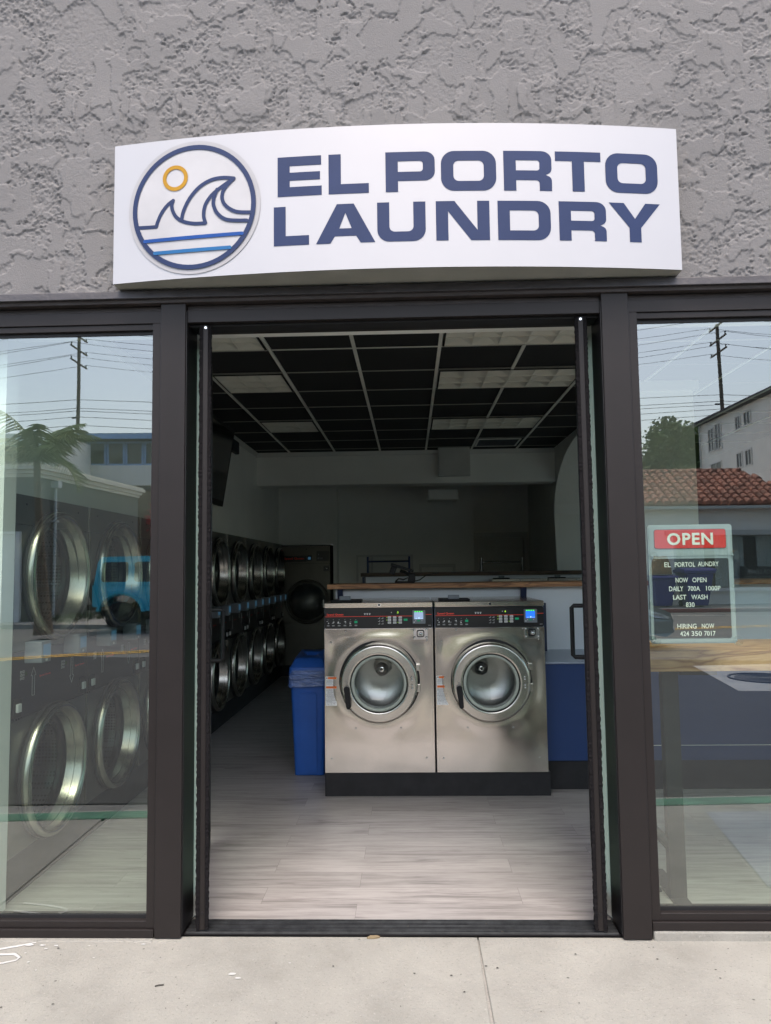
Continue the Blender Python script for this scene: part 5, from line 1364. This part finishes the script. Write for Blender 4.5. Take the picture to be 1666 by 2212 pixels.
# --- pale building with green awning
aw = thing('awning_building', 'pale building with green awning left of the blue-windowed house', 'building')
MB().box(-36, -19.3, -41.0, -36.6, -.1, 9.3).build('wall', 'white_stucco', aw)
MB().prism([(-36.6, 8.65), (-36.6, 8.6), (-35.6, 8.2), (-35.55, 8.25)], -34, -20.3, 'YZ').build('awning', 'awning_green', aw)
win_part(aw, -24.5, -21, 7.3, 8.1, -36.6, 'trim_white', 'window_dark', 2); win_part(aw, -30.5, -26, 7.3, 8.1, -36.6, 'trim_white', 'window_dark', 2)
bb_ = thing('brick_building', 'brown brick building end behind the corner building', 'building')
MB().box(-13.6, -9.0, -38.5, -33.0, -.1, 5.6).build('wall', 'brown_siding', bb_)
MB().box(-13.8, -8.8, -38.7, -32.8, 5.62, 5.8).build('roof', 'roof_dark', bb_)
# --- tile roofed shop
ts = thing('tile_roof_shop', 'single-storey grey-white shop with red clay tile roof and curtained front', 'shop')
yw = -27.65
q = MB().box(7.0, 10.6, -36, yw, -.1, 3.92); q.box(10.6, 19, -36, yw, 2.75, 3.92); q.box(10.6, 19, -36, yw, -.1, .62); q.box(10.6, 10.85, -36, yw, .62, 2.75); q.box(18.7, 19, -36, yw, .62, 2.75)
q.build('wall', 'white_stucco', ts)
MB().box(10.5, 19, yw + .002, yw + .14, 2.76, 2.96).build('lintel', 'gutter_white', ts)
MB().box(10.5, 19, yw + .002, yw + .16, .50, .64).build('window_sill', 'garage_white', ts)
wf = MB()
for x in (10.86, 13.05, 15.2, 17.4): wf.box(x, x + .10, yw - .18, yw - .06, .64, 2.75)
wfo = wf.build('shop_window', 'gutter_white', ts)
q = MB(); q.box(10.85, 18.7, yw - .14, yw - .12, .64, 2.75); q.build('glass_pane', 'porthole_glass', wfo)
for (a, b) in ((10.9, 12.3), (12.7, 13.9), (14.4, 16.0), (16.6, 18.6)):
    q = MB(); n = int((b - a) / .05); v = []
    for i in range(n + 1):
        x = a + (b - a) * i / n; yy = yw - .55 + .05 * math.sin(i * 1.5)
        v += [(x, yy, .66), (x, yy, 2.72)]
    q.add(v, [(2 * i, 2 * i + 2, 2 * i + 3, 2 * i + 1) for i in range(n)], True); q.build('curtain', 'curtain', ts)
MB().box(10.85, 18.7, yw - 3, yw - 2.9, .0, 3).box(10.85, 18.7, yw - 2.9, yw - .2, .55, .6).build('inner_wall', 'brown_siding', ts)
q = MB(); me_ = None
def roof_face(mb, ax, bx_, ez, rz, ye, yr, rl, rr_):
    """front slope of the hip roof made of rows of barrel tiles"""
    nrow = 9; tw = .33; nt_ = int((bx_ - ax) / tw); rr = random.Random(2)
    for j in range(nrow):
        t0, t1 = j / nrow, (j + 1.35) / nrow
        for i in range(nt_):
            xa = ax + tw * i; xc = xa + tw / 2
            tm = (j + .5) / nrow
            if xc < ax + (rl - ax) * tm or xc > bx_ - (bx_ - rr_) * tm: continue
            y0, y1 = ye + (yr - ye) * t0, ye + (yr - ye) * min(1, t1); z0, z1 = ez + (rz - ez) * t0 + .05, ez + (rz - ez) * min(1, t1) + .01
            dz = rr.uniform(-.012, .012); ra = tw * .56
            v = []
            for (yy, zz, r_) in ((y0, z0, ra), (y1, z1, ra * .85)):
                for k in range(6):
                    a = math.pi * k / 5; v.append((xc + r_ * .86 * math.cos(a), yy, zz + dz + r_ * .95 * math.sin(a)))
            mb.add(v, [(k, k + 1, 7 + k, 6 + k) for k in range(5)] + [(5, 4, 3, 2, 1, 0)], False)
roof_face(q, 6.4, 16.9, 3.98, 5.70, yw + .45, -30.2, 6.4, 14.5)
q.build('roof_tiles', 'roof_tile', ts)
MB().prism([(yw + .38, 3.93), (yw + .38, 3.99), (-30.2, 5.70), (-33.0, 3.99), (-33.0, 3.93)], 6.4, 14.4, 'YZ').build('roof', 'roof_tile', ts)
q = MB(); q.add([(14.4, -30.2, 5.70), (14.4, yw + .38, 3.99), (16.9, yw + .38, 3.99), (16.9, -33, 3.99), (14.4, -33, 3.99)], [(0, 1, 2), (0, 2, 3), (0, 3, 4), (1, 4, 3, 2)]); q.build('hip', 'roof_tile', ts)
q = MB()
x = 6.4
while x < 14.5: q.cyl((x, -30.2, 5.74), (x + .42, -30.2, 5.77), .11, .10, n=8); x += .40
q.build('ridge_tiles', 'roof_tile', ts)
MB().box(6.4, 16.9, yw + .40, yw + .50, 3.84, 3.96).build('gutter', 'gutter_white', ts)
fls = thing('lease_sign', 'dark FOR LEASE sign standing in the shop window across the street', 'sign', (13.62, yw - .40, .66))
MB().box(0, 1.5, -.02, .02, .16, .80).build('board', 'lease_sign', fls)
MB().box(0, 1.5, -.02, .018, -.04, .155).build('lower_board', 'lease_orange', fls)
q = MB()
me_, a0, a1, b0, b1 = text_mesh('FOR LEASE', .02)
q.mesh(me_, lambda X, Y, Z: (1.32 - (X - a0) / (a1 - a0) * 1.02, .0215, .50 + (Y - b0) / (b1 - b0) * .17))
me2, a2, a3, b2, b3 = text_mesh('COMMERCIAL BUILDING', .01)
q.mesh(me2, lambda X, Y, Z: (1.36 - (X - a2) / (a3 - a2) * 1.2, .0215, .32 + (Y - b2) / (b3 - b2) * .10))
q.build('lettering', 'white_print', fls)
# --- white apartment building, long side
ap = thing('apartment_building', 'tall white stucco apartment building with dark windows behind the tile-roofed shop', 'building')
AX = 17.63
MB().box(AX, 32, -41.65, -14, 5.55, 9.85).box(AX + 1.5, 32, -41.65, -14, -.1, 5.54).build('wall', 'white_stucco', ap)
MB().box(AX - .35, 32.3, -42.0, -13.6, 9.87, 10.05).build('roof', 'roof_dark', ap)
for (y0, y1, z0, z1) in ((40.6, 39.75, 8.05, 9.42), (39.6, 38.75, 8.05, 9.55), (40.4, 38.9, 6.3, 7.42), (36.95, 36.3, 8.65, 9.45), (35.9, 35.1, 8.7, 9.5), (37.0, 36.3, 6.65, 7.5), (35.95, 35.2, 6.65, 7.5), (32.8, 31.5, 8.3, 9.5), (32.8, 31.5, 6.3, 7.5), (29, 28, 8.4, 9.4), (29, 28, 6.5, 7.5), (25, 24, 8.4, 9.4), (25, 24, 6.5, 7.5)):
    win_part(ap, .1 - y0, .1 - y1, z0, z1, AX, 'trim_white', 'window_dark', 1, 'X')
MB().tube([(AX - .1, -41.5, 9.8), (AX - .1, -41.5, 0)], .06, 6).build('downspout', 'gutter_white', ap)
# --- utility poles and power lines
def pole(x, y, h, arms, label):
    t = thing('utility_pole', label, 'utility pole', (x, y, RZ), group='wooden utility poles')
    MB().cyl((0, 0, 0), (0, 0, h), .16, .11, 12).build('post', 'pole_wood', t)
    for z, l in arms:
        q = MB(); q.box(-.045, .045, -l, l, z - .045, z + .045)
        q.build('crossarm', 'pole_wood', t)
        q = MB()
        for yy in (-l + .12, l - .12): q.cyl((0, yy, z + .06), (0, yy, z + .22), .045, n=8)
        q.build('insulator', 'iron', t)
    q = MB().box(-.45, .06, -.05, .05, 12.35, 12.45).build('lower_bracket', 'iron', t)
    return t
PY = -46.65
pole(-22.7, PY, 18.75, ((18.1, 1.3), (17.15, 1.3), (16.2, 1.3)), 'tall wooden utility pole above the blue-windowed house')
pole(21.1, PY, 18.0, ((17.9, 1.3), (16.95, 1.3), (16.1, 1.3)), 'tall wooden utility pole above the white apartment building')
wi = 0
for (zl, zr, yo, sag) in ((18.2, 18.0, -1.2, 1.5), (18.2, 18.0, 1.2, 1.7), (17.25, 17.05, -1.2, 1.6), (17.25, 17.05, 1.2, 1.8), (16.3, 16.2, -1.2, 1.6), (16.3, 16.2, 1.2, 1.8), (13.5, 12.9, .2, .5), (12.9, 12.45, .2, .6), (12.7, 12.2, .25, .6), (12.3, 11.9, .2, .7), (11.7, 11.5, .2, .7)):
    q = MB(); pts = []
    for (xa, za, xb, zb) in ((-66, zl, -22.7, zl), (-22.7, zl, 21.1, zr), (21.1, zr, 64, zr)):
        for k in range(15):
            t = k / 15; pts.append((xa + (xb - xa) * t, PY + yo, za + (zb - za) * t - sag * 4 * t * (1 - t)))
    q.tube(pts, .014 if wi < 6 else .02, 4)
    nm = ['highest far', 'highest near', 'second far', 'second near', 'third far', 'third near', 'uppermost low', 'second low', 'third low', 'fourth low', 'lowest']
    tag(q.build('power_line', 'wire'), '%s power line sagging between the two utility poles' % nm[wi], 'power line', 'power lines between the utility poles'); wi += 1

# --- palm
def palm(x, y, h, label):
    t = thing('palm_tree', label, 'palm tree', (x, y, 0)); rr = random.Random(12)
    pts = []; rs = []
    for i in range(15):
        u = i / 14; pts.append((-.22 * (u ** .8) + .03 * math.sin(u * 5), 0, h * u)); rs.append(.16 * (1 - u) ** 4 + .105 - .02 * u)
    MB().tube(pts, rs, 12).build('trunk', 'palm_trunk', t)
    top = Vector(pts[-1]); q = MB(); st_ = MB()
    for k in range(17):
        az = 2 * math.pi * k / 17 + rr.uniform(-.2, .2); el = rr.choice([.45, .8, 1.1, 1.35]) ; L = rr.uniform(1.6, 2.1)
        if math.cos(az) > .6 and el < .7: el = .8
        d = Vector((math.cos(az), math.sin(az), 0)); p = top.copy(); ang = el; rach = [p.copy()]; seg = 16
        for s_ in range(seg):
            p = p + (d * math.cos(ang) + Vector((0, 0, math.sin(ang)))) * (L / seg); ang -= (.085 + .05 * (1.3 - el)) ; rach.append(p.copy())
        st_.tube([tuple(v) for v in rach], [.022 * (1 - i / (seg + 1)) + .004 for i in range(seg + 1)], 5)
        side = d.cross(Vector((0, 0, 1)))
        for i in range(1, int(seg * 1.5)):
            u = i / (seg * 1.5); j = min(int(u * seg), seg - 1); fr_ = u * seg - j; b = rach[j].lerp(rach[j + 1], fr_); ll = .72 * math.sin(math.pi * (u * .85 + .12)) * rr.uniform(.8, 1.1)
            for sg_ in (-1, 1):
                tip = b + side * sg_ * ll * .75 + d * ll * .45 + Vector((0, 0, -ll * rr.uniform(.25, .6)))
                wv = Vector((0, 0, .017)) + d * .017
                mid = b.lerp(tip, .5) + Vector((0, 0, .05 * ll))
                q.add([b - wv, mid - wv * .8, tip, mid + wv * .8, b + wv], [(0, 1, 2, 3, 4)])
    st_.build('frond_stem', 'palm_leaf', t); q.build('crown', 'palm_leaf', t)
palm(-9.45, -15.65, 4.5, 'young palm tree with feathery drooping fronds across the street')
# --- trees on the hill
hl = MB(); nxh, nyh = 60, 16; v = []
for j in range(nyh + 1):
    for i in range(nxh + 1):
        x = -110 + 220 * i / nxh; y = -50.5 - 90 * j / nyh
        z = min(9, 1.1 * j * 1.2) * (1 if j else 0) + (1.5 * mnoise.noise(Vector((x * .05, y * .05, 0))) if j else -.3)
        v.append((x, y, z))
hl.add(v, [(j * (nxh + 1) + i, j * (nxh + 1) + i + 1, (j + 1) * (nxh + 1) + i + 1, (j + 1) * (nxh + 1) + i) for j in range(nyh) for i in range(nxh)], True)
struct(hl.build('hill', 'hill_grass'))
def tree(x, y, z, h, r, label, seed, leaf='leaf_green', nleaf=5200, ls=.20, grp='trees on the slope across the street'):
    t = thing('leafy_tree', label, 'tree', (x, y, z), group=grp); rr = random.Random(seed)
    MB().tube([(0, 0, 0), (.1, 0, h * .35), (-.05, .1, h * .75)], [r * .09, r * .07, r * .03], 8).build('trunk', 'bark', t)
    lm = MB(); cl_ = []
    for k in range(16):
        a = rr.uniform(0, 2 * math.pi); zz = rr.uniform(.28, .95) * h; rad = r * math.sqrt(max(.05, 1 - ((zz / h - .55) / .5) ** 2)) * rr.uniform(.35, .9)
        c = Vector((rad * math.cos(a), rad * math.sin(a), zz)); cl_.append((c, r * rr.uniform(.28, .5)))
        lm.tube([(0, 0, h * .3), tuple(c * .55 + Vector((0, 0, h * .15))), tuple(c)], [r * .035, r * .02, r * .008], 5)
    lm.build('limb', 'bark', t)
    q = MB()
    for i in range(nleaf):
        c, cr_ = rr.choice(cl_)
        d = Vector((rr.gauss(0, 1), rr.gauss(0, 1), rr.gauss(0, .8))).normalized() * cr_ * rr.uniform(.55, 1.08)
        p = c + d; s_ = ls * rr.uniform(.6, 1.4)
        u = Vector((rr.gauss(0, 1), rr.gauss(0, 1), rr.gauss(0, 1))).normalized(); w_ = u.orthogonal().normalized()
        q.add([p - u * s_, p + w_ * s_ * .6, p + u * s_, p - w_ * s_ * .6], [(0, 1, 2, 3)])
    q.build('crown', leaf, t)
tree(19.0, -55.5, 2.0, 9.3, 3.6, 'bushy green tree on the slope, left of the white apartment building', 1)
tree(22.6, -57.0, 2.5, 10.3, 4.0, 'tall dark green tree beside the corner of the white apartment building', 2)
tree(16.2, -54.0, 2.0, 7.5, 3.2, 'lower green tree at the left end of the slope trees in right window', 3)
tree(25.5, -60.0, 3.5, 10.0, 4.0, 'green tree half hidden behind the white apartment building', 4)
tree(-22.2, -52, 2.5, 6.3, 2.4, 'dark green tree beside the blue-windowed house', 5, nleaf=2500)
tree(-10.9, -31.2, 0, 4.6, 1.5, 'bougainvillea with crimson flowers beside the corner building', 6, 'leaf_pink', 2200, .12, None)
q = MB(); rr = random.Random(8)
for i in range(900):
    x = rr.uniform(-11.7, -10.5); yv = rr.uniform(-24, -19.2); s_ = rr.uniform(.04, .1); p = Vector((x, yv, rr.uniform(0, .28) ** 1.2)); u = Vector((rr.gauss(0, .5), rr.gauss(0, .5), 1)).normalized(); w_ = u.orthogonal().normalized()
    q.add([p - u * s_, p + w_ * s_ * .3, p + u * s_, p - w_ * s_ * .3], [(0, 1, 2, 3)])
o = q.build('grass', 'shrub_green'); o['kind'] = 'stuff'; o['label'] = 'weedy grass at the foot of the corner building'; o['category'] = 'grass'

# --- wheelie bins and bag
def wheelie(x, y, label, sc=1.0):
    t = thing('wheeled_bin', label, 'bin', (x, y, 0), group='blue wheeled bins across the street')
    q = MB(); w0, d0, w1, d1 = .36, .40, .56, .62
    q.add([(-w0, -d0, .06), (w0, -d0, .06), (w0, d0, .06), (-w0, d0, .06), (-w1 * .92, -d1, 1.25), (w1 * .92, -d1, 1.25), (w1 * .92, d1, 1.25), (-w1 * .92, d1, 1.25)], [(0, 3, 2, 1), (4, 5, 6, 7), (0, 1, 5, 4), (1, 2, 6, 5), (2, 3, 7, 6), (3, 0, 4, 7)])
    q.box(-w1 - .02, w1 + .02, -d1 - .04, d1 + .04, 1.252, 1.32); q.build('body', 'cart_bin_blue', t, bevel=.03)
    MB().prism([(-d1 - .06, 1.323), (d1 + .06, 1.323), (d1, 1.42), (0, 1.48), (-d1, 1.40)], -w1 - .04, w1 + .04, 'YZ').build('lid', 'cart_bin_blue', t, bevel=.03)
    for sx in (-1, 1): MB().cyl((sx * .34, -.42, .12), (sx * .44, -.42, .12), .12, n=20).build('wheel', 'dark_rubber', t)
    t.scale = (sc, sc, sc); return t
wheelie(10.98, -25.9, 'blue wheeled bin with closed lid in front of the tile-roofed shop', .98)
o = wheelie(9.75, -26.0, 'lower blue bin with a brown paper bag on top', .82)
q = MB(); n = 10; vs = []
rr = random.Random(5)
for j, z in enumerate((0, .3, .55, .66)):
    for i in range(n): a = 2 * math.pi * i / n; vs.append(((.44 - .06 * j) * math.cos(a) * rr.uniform(.85, 1.1), .34 * math.sin(a) * rr.uniform(.85, 1.1), z + (rr.uniform(-.04, .04) if j else 0)))
q.add(vs, [(j * n + i, j * n + (i + 1) % n, (j + 1) * n + (i + 1) % n, (j + 1) * n + i) for j in range(3) for i in range(n)] + [tuple(reversed(range(n))), tuple(range(3 * n, 4 * n))])
tag(q.build('paper_bag', 'paper_bag', loc=(9.75, -26.0, 1.225)), 'crumpled brown paper bag on top of the lower blue bin', 'bag')

# ================================================================== CARS
def wheel(parent, x, y, r, w, sgn, rim='rim_metal'):
    t = MB().lathe([(r * .62, 0), (r * .96, .0), (r, .03), (r, w - .03), (r * .96, w), (r * .62, w)], (x, y, r), 'Y' if sgn < 0 else '-Y', 36).build('wheel', 'tyre', parent)
    s = 1 if sgn > 0 else -1
    rm = MB().lathe([(r * .62, .0), (r * .60, .05), (r * .2, .06), (0, .03)], (x, y, r), 'Y' if sgn < 0 else '-Y', 36)
    rm.build('rim', rim, t)
    sp_ = MB()
    for k in range(7):
        a = 2 * math.pi * k / 7; c, s_ = math.cos(a), math.sin(a)
        yb = y - sgn * .0 
        sp_.obox((x + c * r * .33, y - sgn * .02, r + s_ * r * .33), (r * .30, .02, r * .055), Matrix.Rotation(-a, 3, 'Y'))
    sp_.build('spoke', rim, t)
def body_from_profile(mb, prof, yh, taper):
    """prof: list of (x, z); yh(x,z)-> half width"""
    n = len(prof); v = [(x, yh(x, z), z) for x, z in prof] + [(x, -yh(x, z), z) for x, z in prof]
    mb.add(v, [(i, (i + 1) % n, n + (i + 1) % n, n + i) for i in range(n)])
    me_ = fill_loops([prof])
    mb.mesh(me_, lambda a, b, c: (a, yh(a, b), b)); mb.mesh(me_, lambda a, b, c: (a, -yh(a, b), b))
# boxy off-roader
jp = thing('off_road_car', 'teal boxy lifted off-road car parked across the street', 'car', (-8.98, -18.3, RZ))
wr = .43; wx1, wx2 = .86, 3.85
low = [(0.02, .72), (.0, 1.30), (.06, 1.36), (3.15, 1.36), (3.35, 1.33), (4.35, 1.22), (4.42, 1.15), (4.42, .80), (4.36, .72)] + [(x, z) for x, z in arc(wx2, .55, .58, .50, 20, 160, 8)] + [(3.2, .62), (1.5, .62)] + [(x, z) for x, z in arc(wx1, .55, .58, .50, 20, 160, 8)]
q = MB(); body_from_profile(q, low, lambda x, z: .80 if x < 3.3 else .72, 0); bo = q.build('body', 'car_teal', jp, bevel=.02)
cabp = [(.05, 1.362), (.13, 1.98), (.22, 2.13), (2.75, 2.15), (2.9, 2.08), (3.2, 1.362)]
q = MB(); body_from_profile(q, cabp, lambda x, z: .78 - .09 * (z - 1.36), 0); ca = q.build('cabin', 'car_teal', jp, bevel=.025)
for sgn in (1, -1):
    for (a, b, c_, d_) in ((.26, 1.02, 1.42, 1.98), (1.20, 1.95, 1.42, 1.98), (2.05, 2.80, 1.42, 1.98)):
        q = MB(); zf = lambda z: sgn * (.782 - .09 * (z - 1.36)); pts = rrect(a, c_, b, d_, .08)
        q.add([(x + (.02 if x > b - .1 and z < 1.6 and b > 2.5 else 0), zf(z) + sgn * .004, z) for x, z in pts], [tuple(range(len(pts)))]); q.build('side_window', 'car_glass', ca)
    q = MB()
    for wxx in (wx1, wx2):
        ar = arc(wxx, .55, .60, .54, 5, 175, 12); ar2 = arc(wxx, .55, .68, .62, 175, 5, 12)
        y0, y1 = sgn * .79, sgn * .95
        me_ = fill_loops([ar + ar2]); 
        for yy in (y0, y1): q.mesh(me_, lambda a, b, c, yy=yy: (a, yy, b))
        lp = ar + ar2; n = len(lp); q.add([(a, y0, b) for a, b in lp] + [(a, y1, b) for a, b in lp], [(i, (i + 1) % n, n + (i + 1) % n, n + i) for i in range(n)])
    q.build('fender', 'car_teal', jp)
    q = MB()
    for x in (1.14, 2.0, 2.9): q.box(x, x + .008, sgn * .801, sgn * .806, .66, 1.35)
    q.build('door_seam', 'dark_rubber', bo)
    for x in (1.75, 2.65): MB().box(x, x + .14, sgn * .807, sgn * .83, 1.18, 1.21).build('door_handle', 'black_plastic', bo)
    MB().box(-.03, .06, sgn * .60, sgn * .74, 1.08, 1.28).build('tail_light', 'lamp_red', bo)
    MB().lathe([(0, .03), (.09, .02), (.10, 0)], (4.42, sgn * .48, 1.05), 'X', 20).build('headlight', 'lamp_clear', bo)
    for x in (wx1, wx2): wheel(jp, x, sgn * .92, wr, .28, sgn, 'tyre' if False else 'iron')
    MB().box(1.5, 3.2, sgn * .72, sgn * .86, .48, .54).build('side_step', 'black_plastic', jp)
q = MB(); q.add([(2.93, -.66, 2.04), (2.93, .66, 2.04), (3.19, .72, 1.40), (3.19, -.72, 1.40)], [(0, 1, 2, 3)]); q.build('windscreen', 'car_glass', ca)
MB().box(-.12, .0, -.85, .85, .62, .80).build('bumper', 'black_plastic', jp, bevel=.02); MB().box(4.43, 4.62, -.85, .85, .62, .80).build('bumper', 'black_plastic', jp, bevel=.02)
MB().box(.2, 4.2, -.62, .62, .45, .62).build('chassis', 'black_plastic', jp)
sw_ = MB().lathe([(.20, -.26), (.38, -.26), (.41, -.23), (.41, -.05), (.38, -.02), (.15, -.02)], (0, 0, 1.15), 'X', 36); sw_.build('spare_wheel', 'tyre', jp)
# silver sedan
sd_ = thing('parked_sedan', 'silver grey sedan parked in front of the blue bins across the street', 'car', (.78, -13.1, RZ))
wr = .33; w1, w2 = .85, 3.72
low = [(.05, .35), (.0, .75), (.08, .98), (.95, 1.03), (3.3, 1.02), (4.1, .92), (4.55, .72), (4.68, .55), (4.66, .30), (4.5, .22)] + arc(w2, .33, .40, .40, -5, 185, 10) + [(3.2, .2), (1.4, .2)] + arc(w1, .33, .40, .40, -5, 185, 10)
hw = lambda x, z: (.90 - (.22 * ((x - 3.9) / .8) ** 2 if x > 3.9 else 0) - .05 * abs(z - .6))
q = MB(); body_from_profile(q, low, hw, 0); bo = q.build('body', 'car_silver', sd_, bevel=.03, seg=3)
cabp = [(.55, 1.02), (1.15, 1.38), (1.6, 1.46), (2.3, 1.45), (2.7, 1.36), (3.45, 1.0)]
q = MB(); body_from_profile(q, cabp, lambda x, z: .80 - .28 * (z - 1.0), 0); ca = q.build('cabin', 'car_silver', sd_, bevel=.03)
for sgn in (1, -1):
    q = MB(); pts = [(.95, 1.08), (1.32, 1.34), (2.25, 1.39), (2.62, 1.30), (3.05, 1.08)]
    q.add([(x, sgn * (.80 - .28 * (z - 1.0) + .006), z) for x, z in pts], [tuple(range(5))]); q.build('side_window', 'car_glass', ca)
    q = MB(); hl_ = [(3.95, .84), (4.40, .70), (4.60, .62), (4.52, .60), (4.25, .63), (3.98, .74)]
    q.add([(x, sgn * (hw(x, z) + .006), z) for x, z in hl_] + [(x - .03, sgn * (hw(x, z) - .03), z) for x, z in hl_], [tuple(range(6))] + [(i, (i + 1) % 6, 6 + (i + 1) % 6, 6 + i) for i in range(6)]); q.build('headlight', 'lamp_clear', bo)
    MB().cyl((4.60, sgn * .62, .36), (4.70, sgn * .60, .36), .06, n=14).build('fog_light', 'lamp_clear', bo)
    for x in (w1, w2): wheel(sd_, x, sgn * .89, wr, .2, sgn)
    q = MB().box(1.9, 1.908, sgn * .893, sgn * .897, .32, 1.0).box(2.95, 2.958, sgn * .893, sgn * .897, .32, 1.0).build('door_seam', 'dark_rubber', bo)
    MB().box(3.02, 3.14, sgn * .82, sgn * .98, 1.03, 1.13).build('mirror', 'car_silver', sd_, bevel=.02)
q = MB(); q.add([(2.73, -.66, 1.345), (2.73, .66, 1.345), (3.42, .76, 1.03), (3.42, -.76, 1.03)], [(0, 1, 2, 3)]); q.build('windscreen', 'car_glass', ca)
MB().box(4.665, 4.69, -.45, .45, .30, .48).build('grille', 'black_plastic', bo)
MB().box(.3, 4.3, -.7, .7, .16, .22).build('underside', 'black_plastic', sd_)
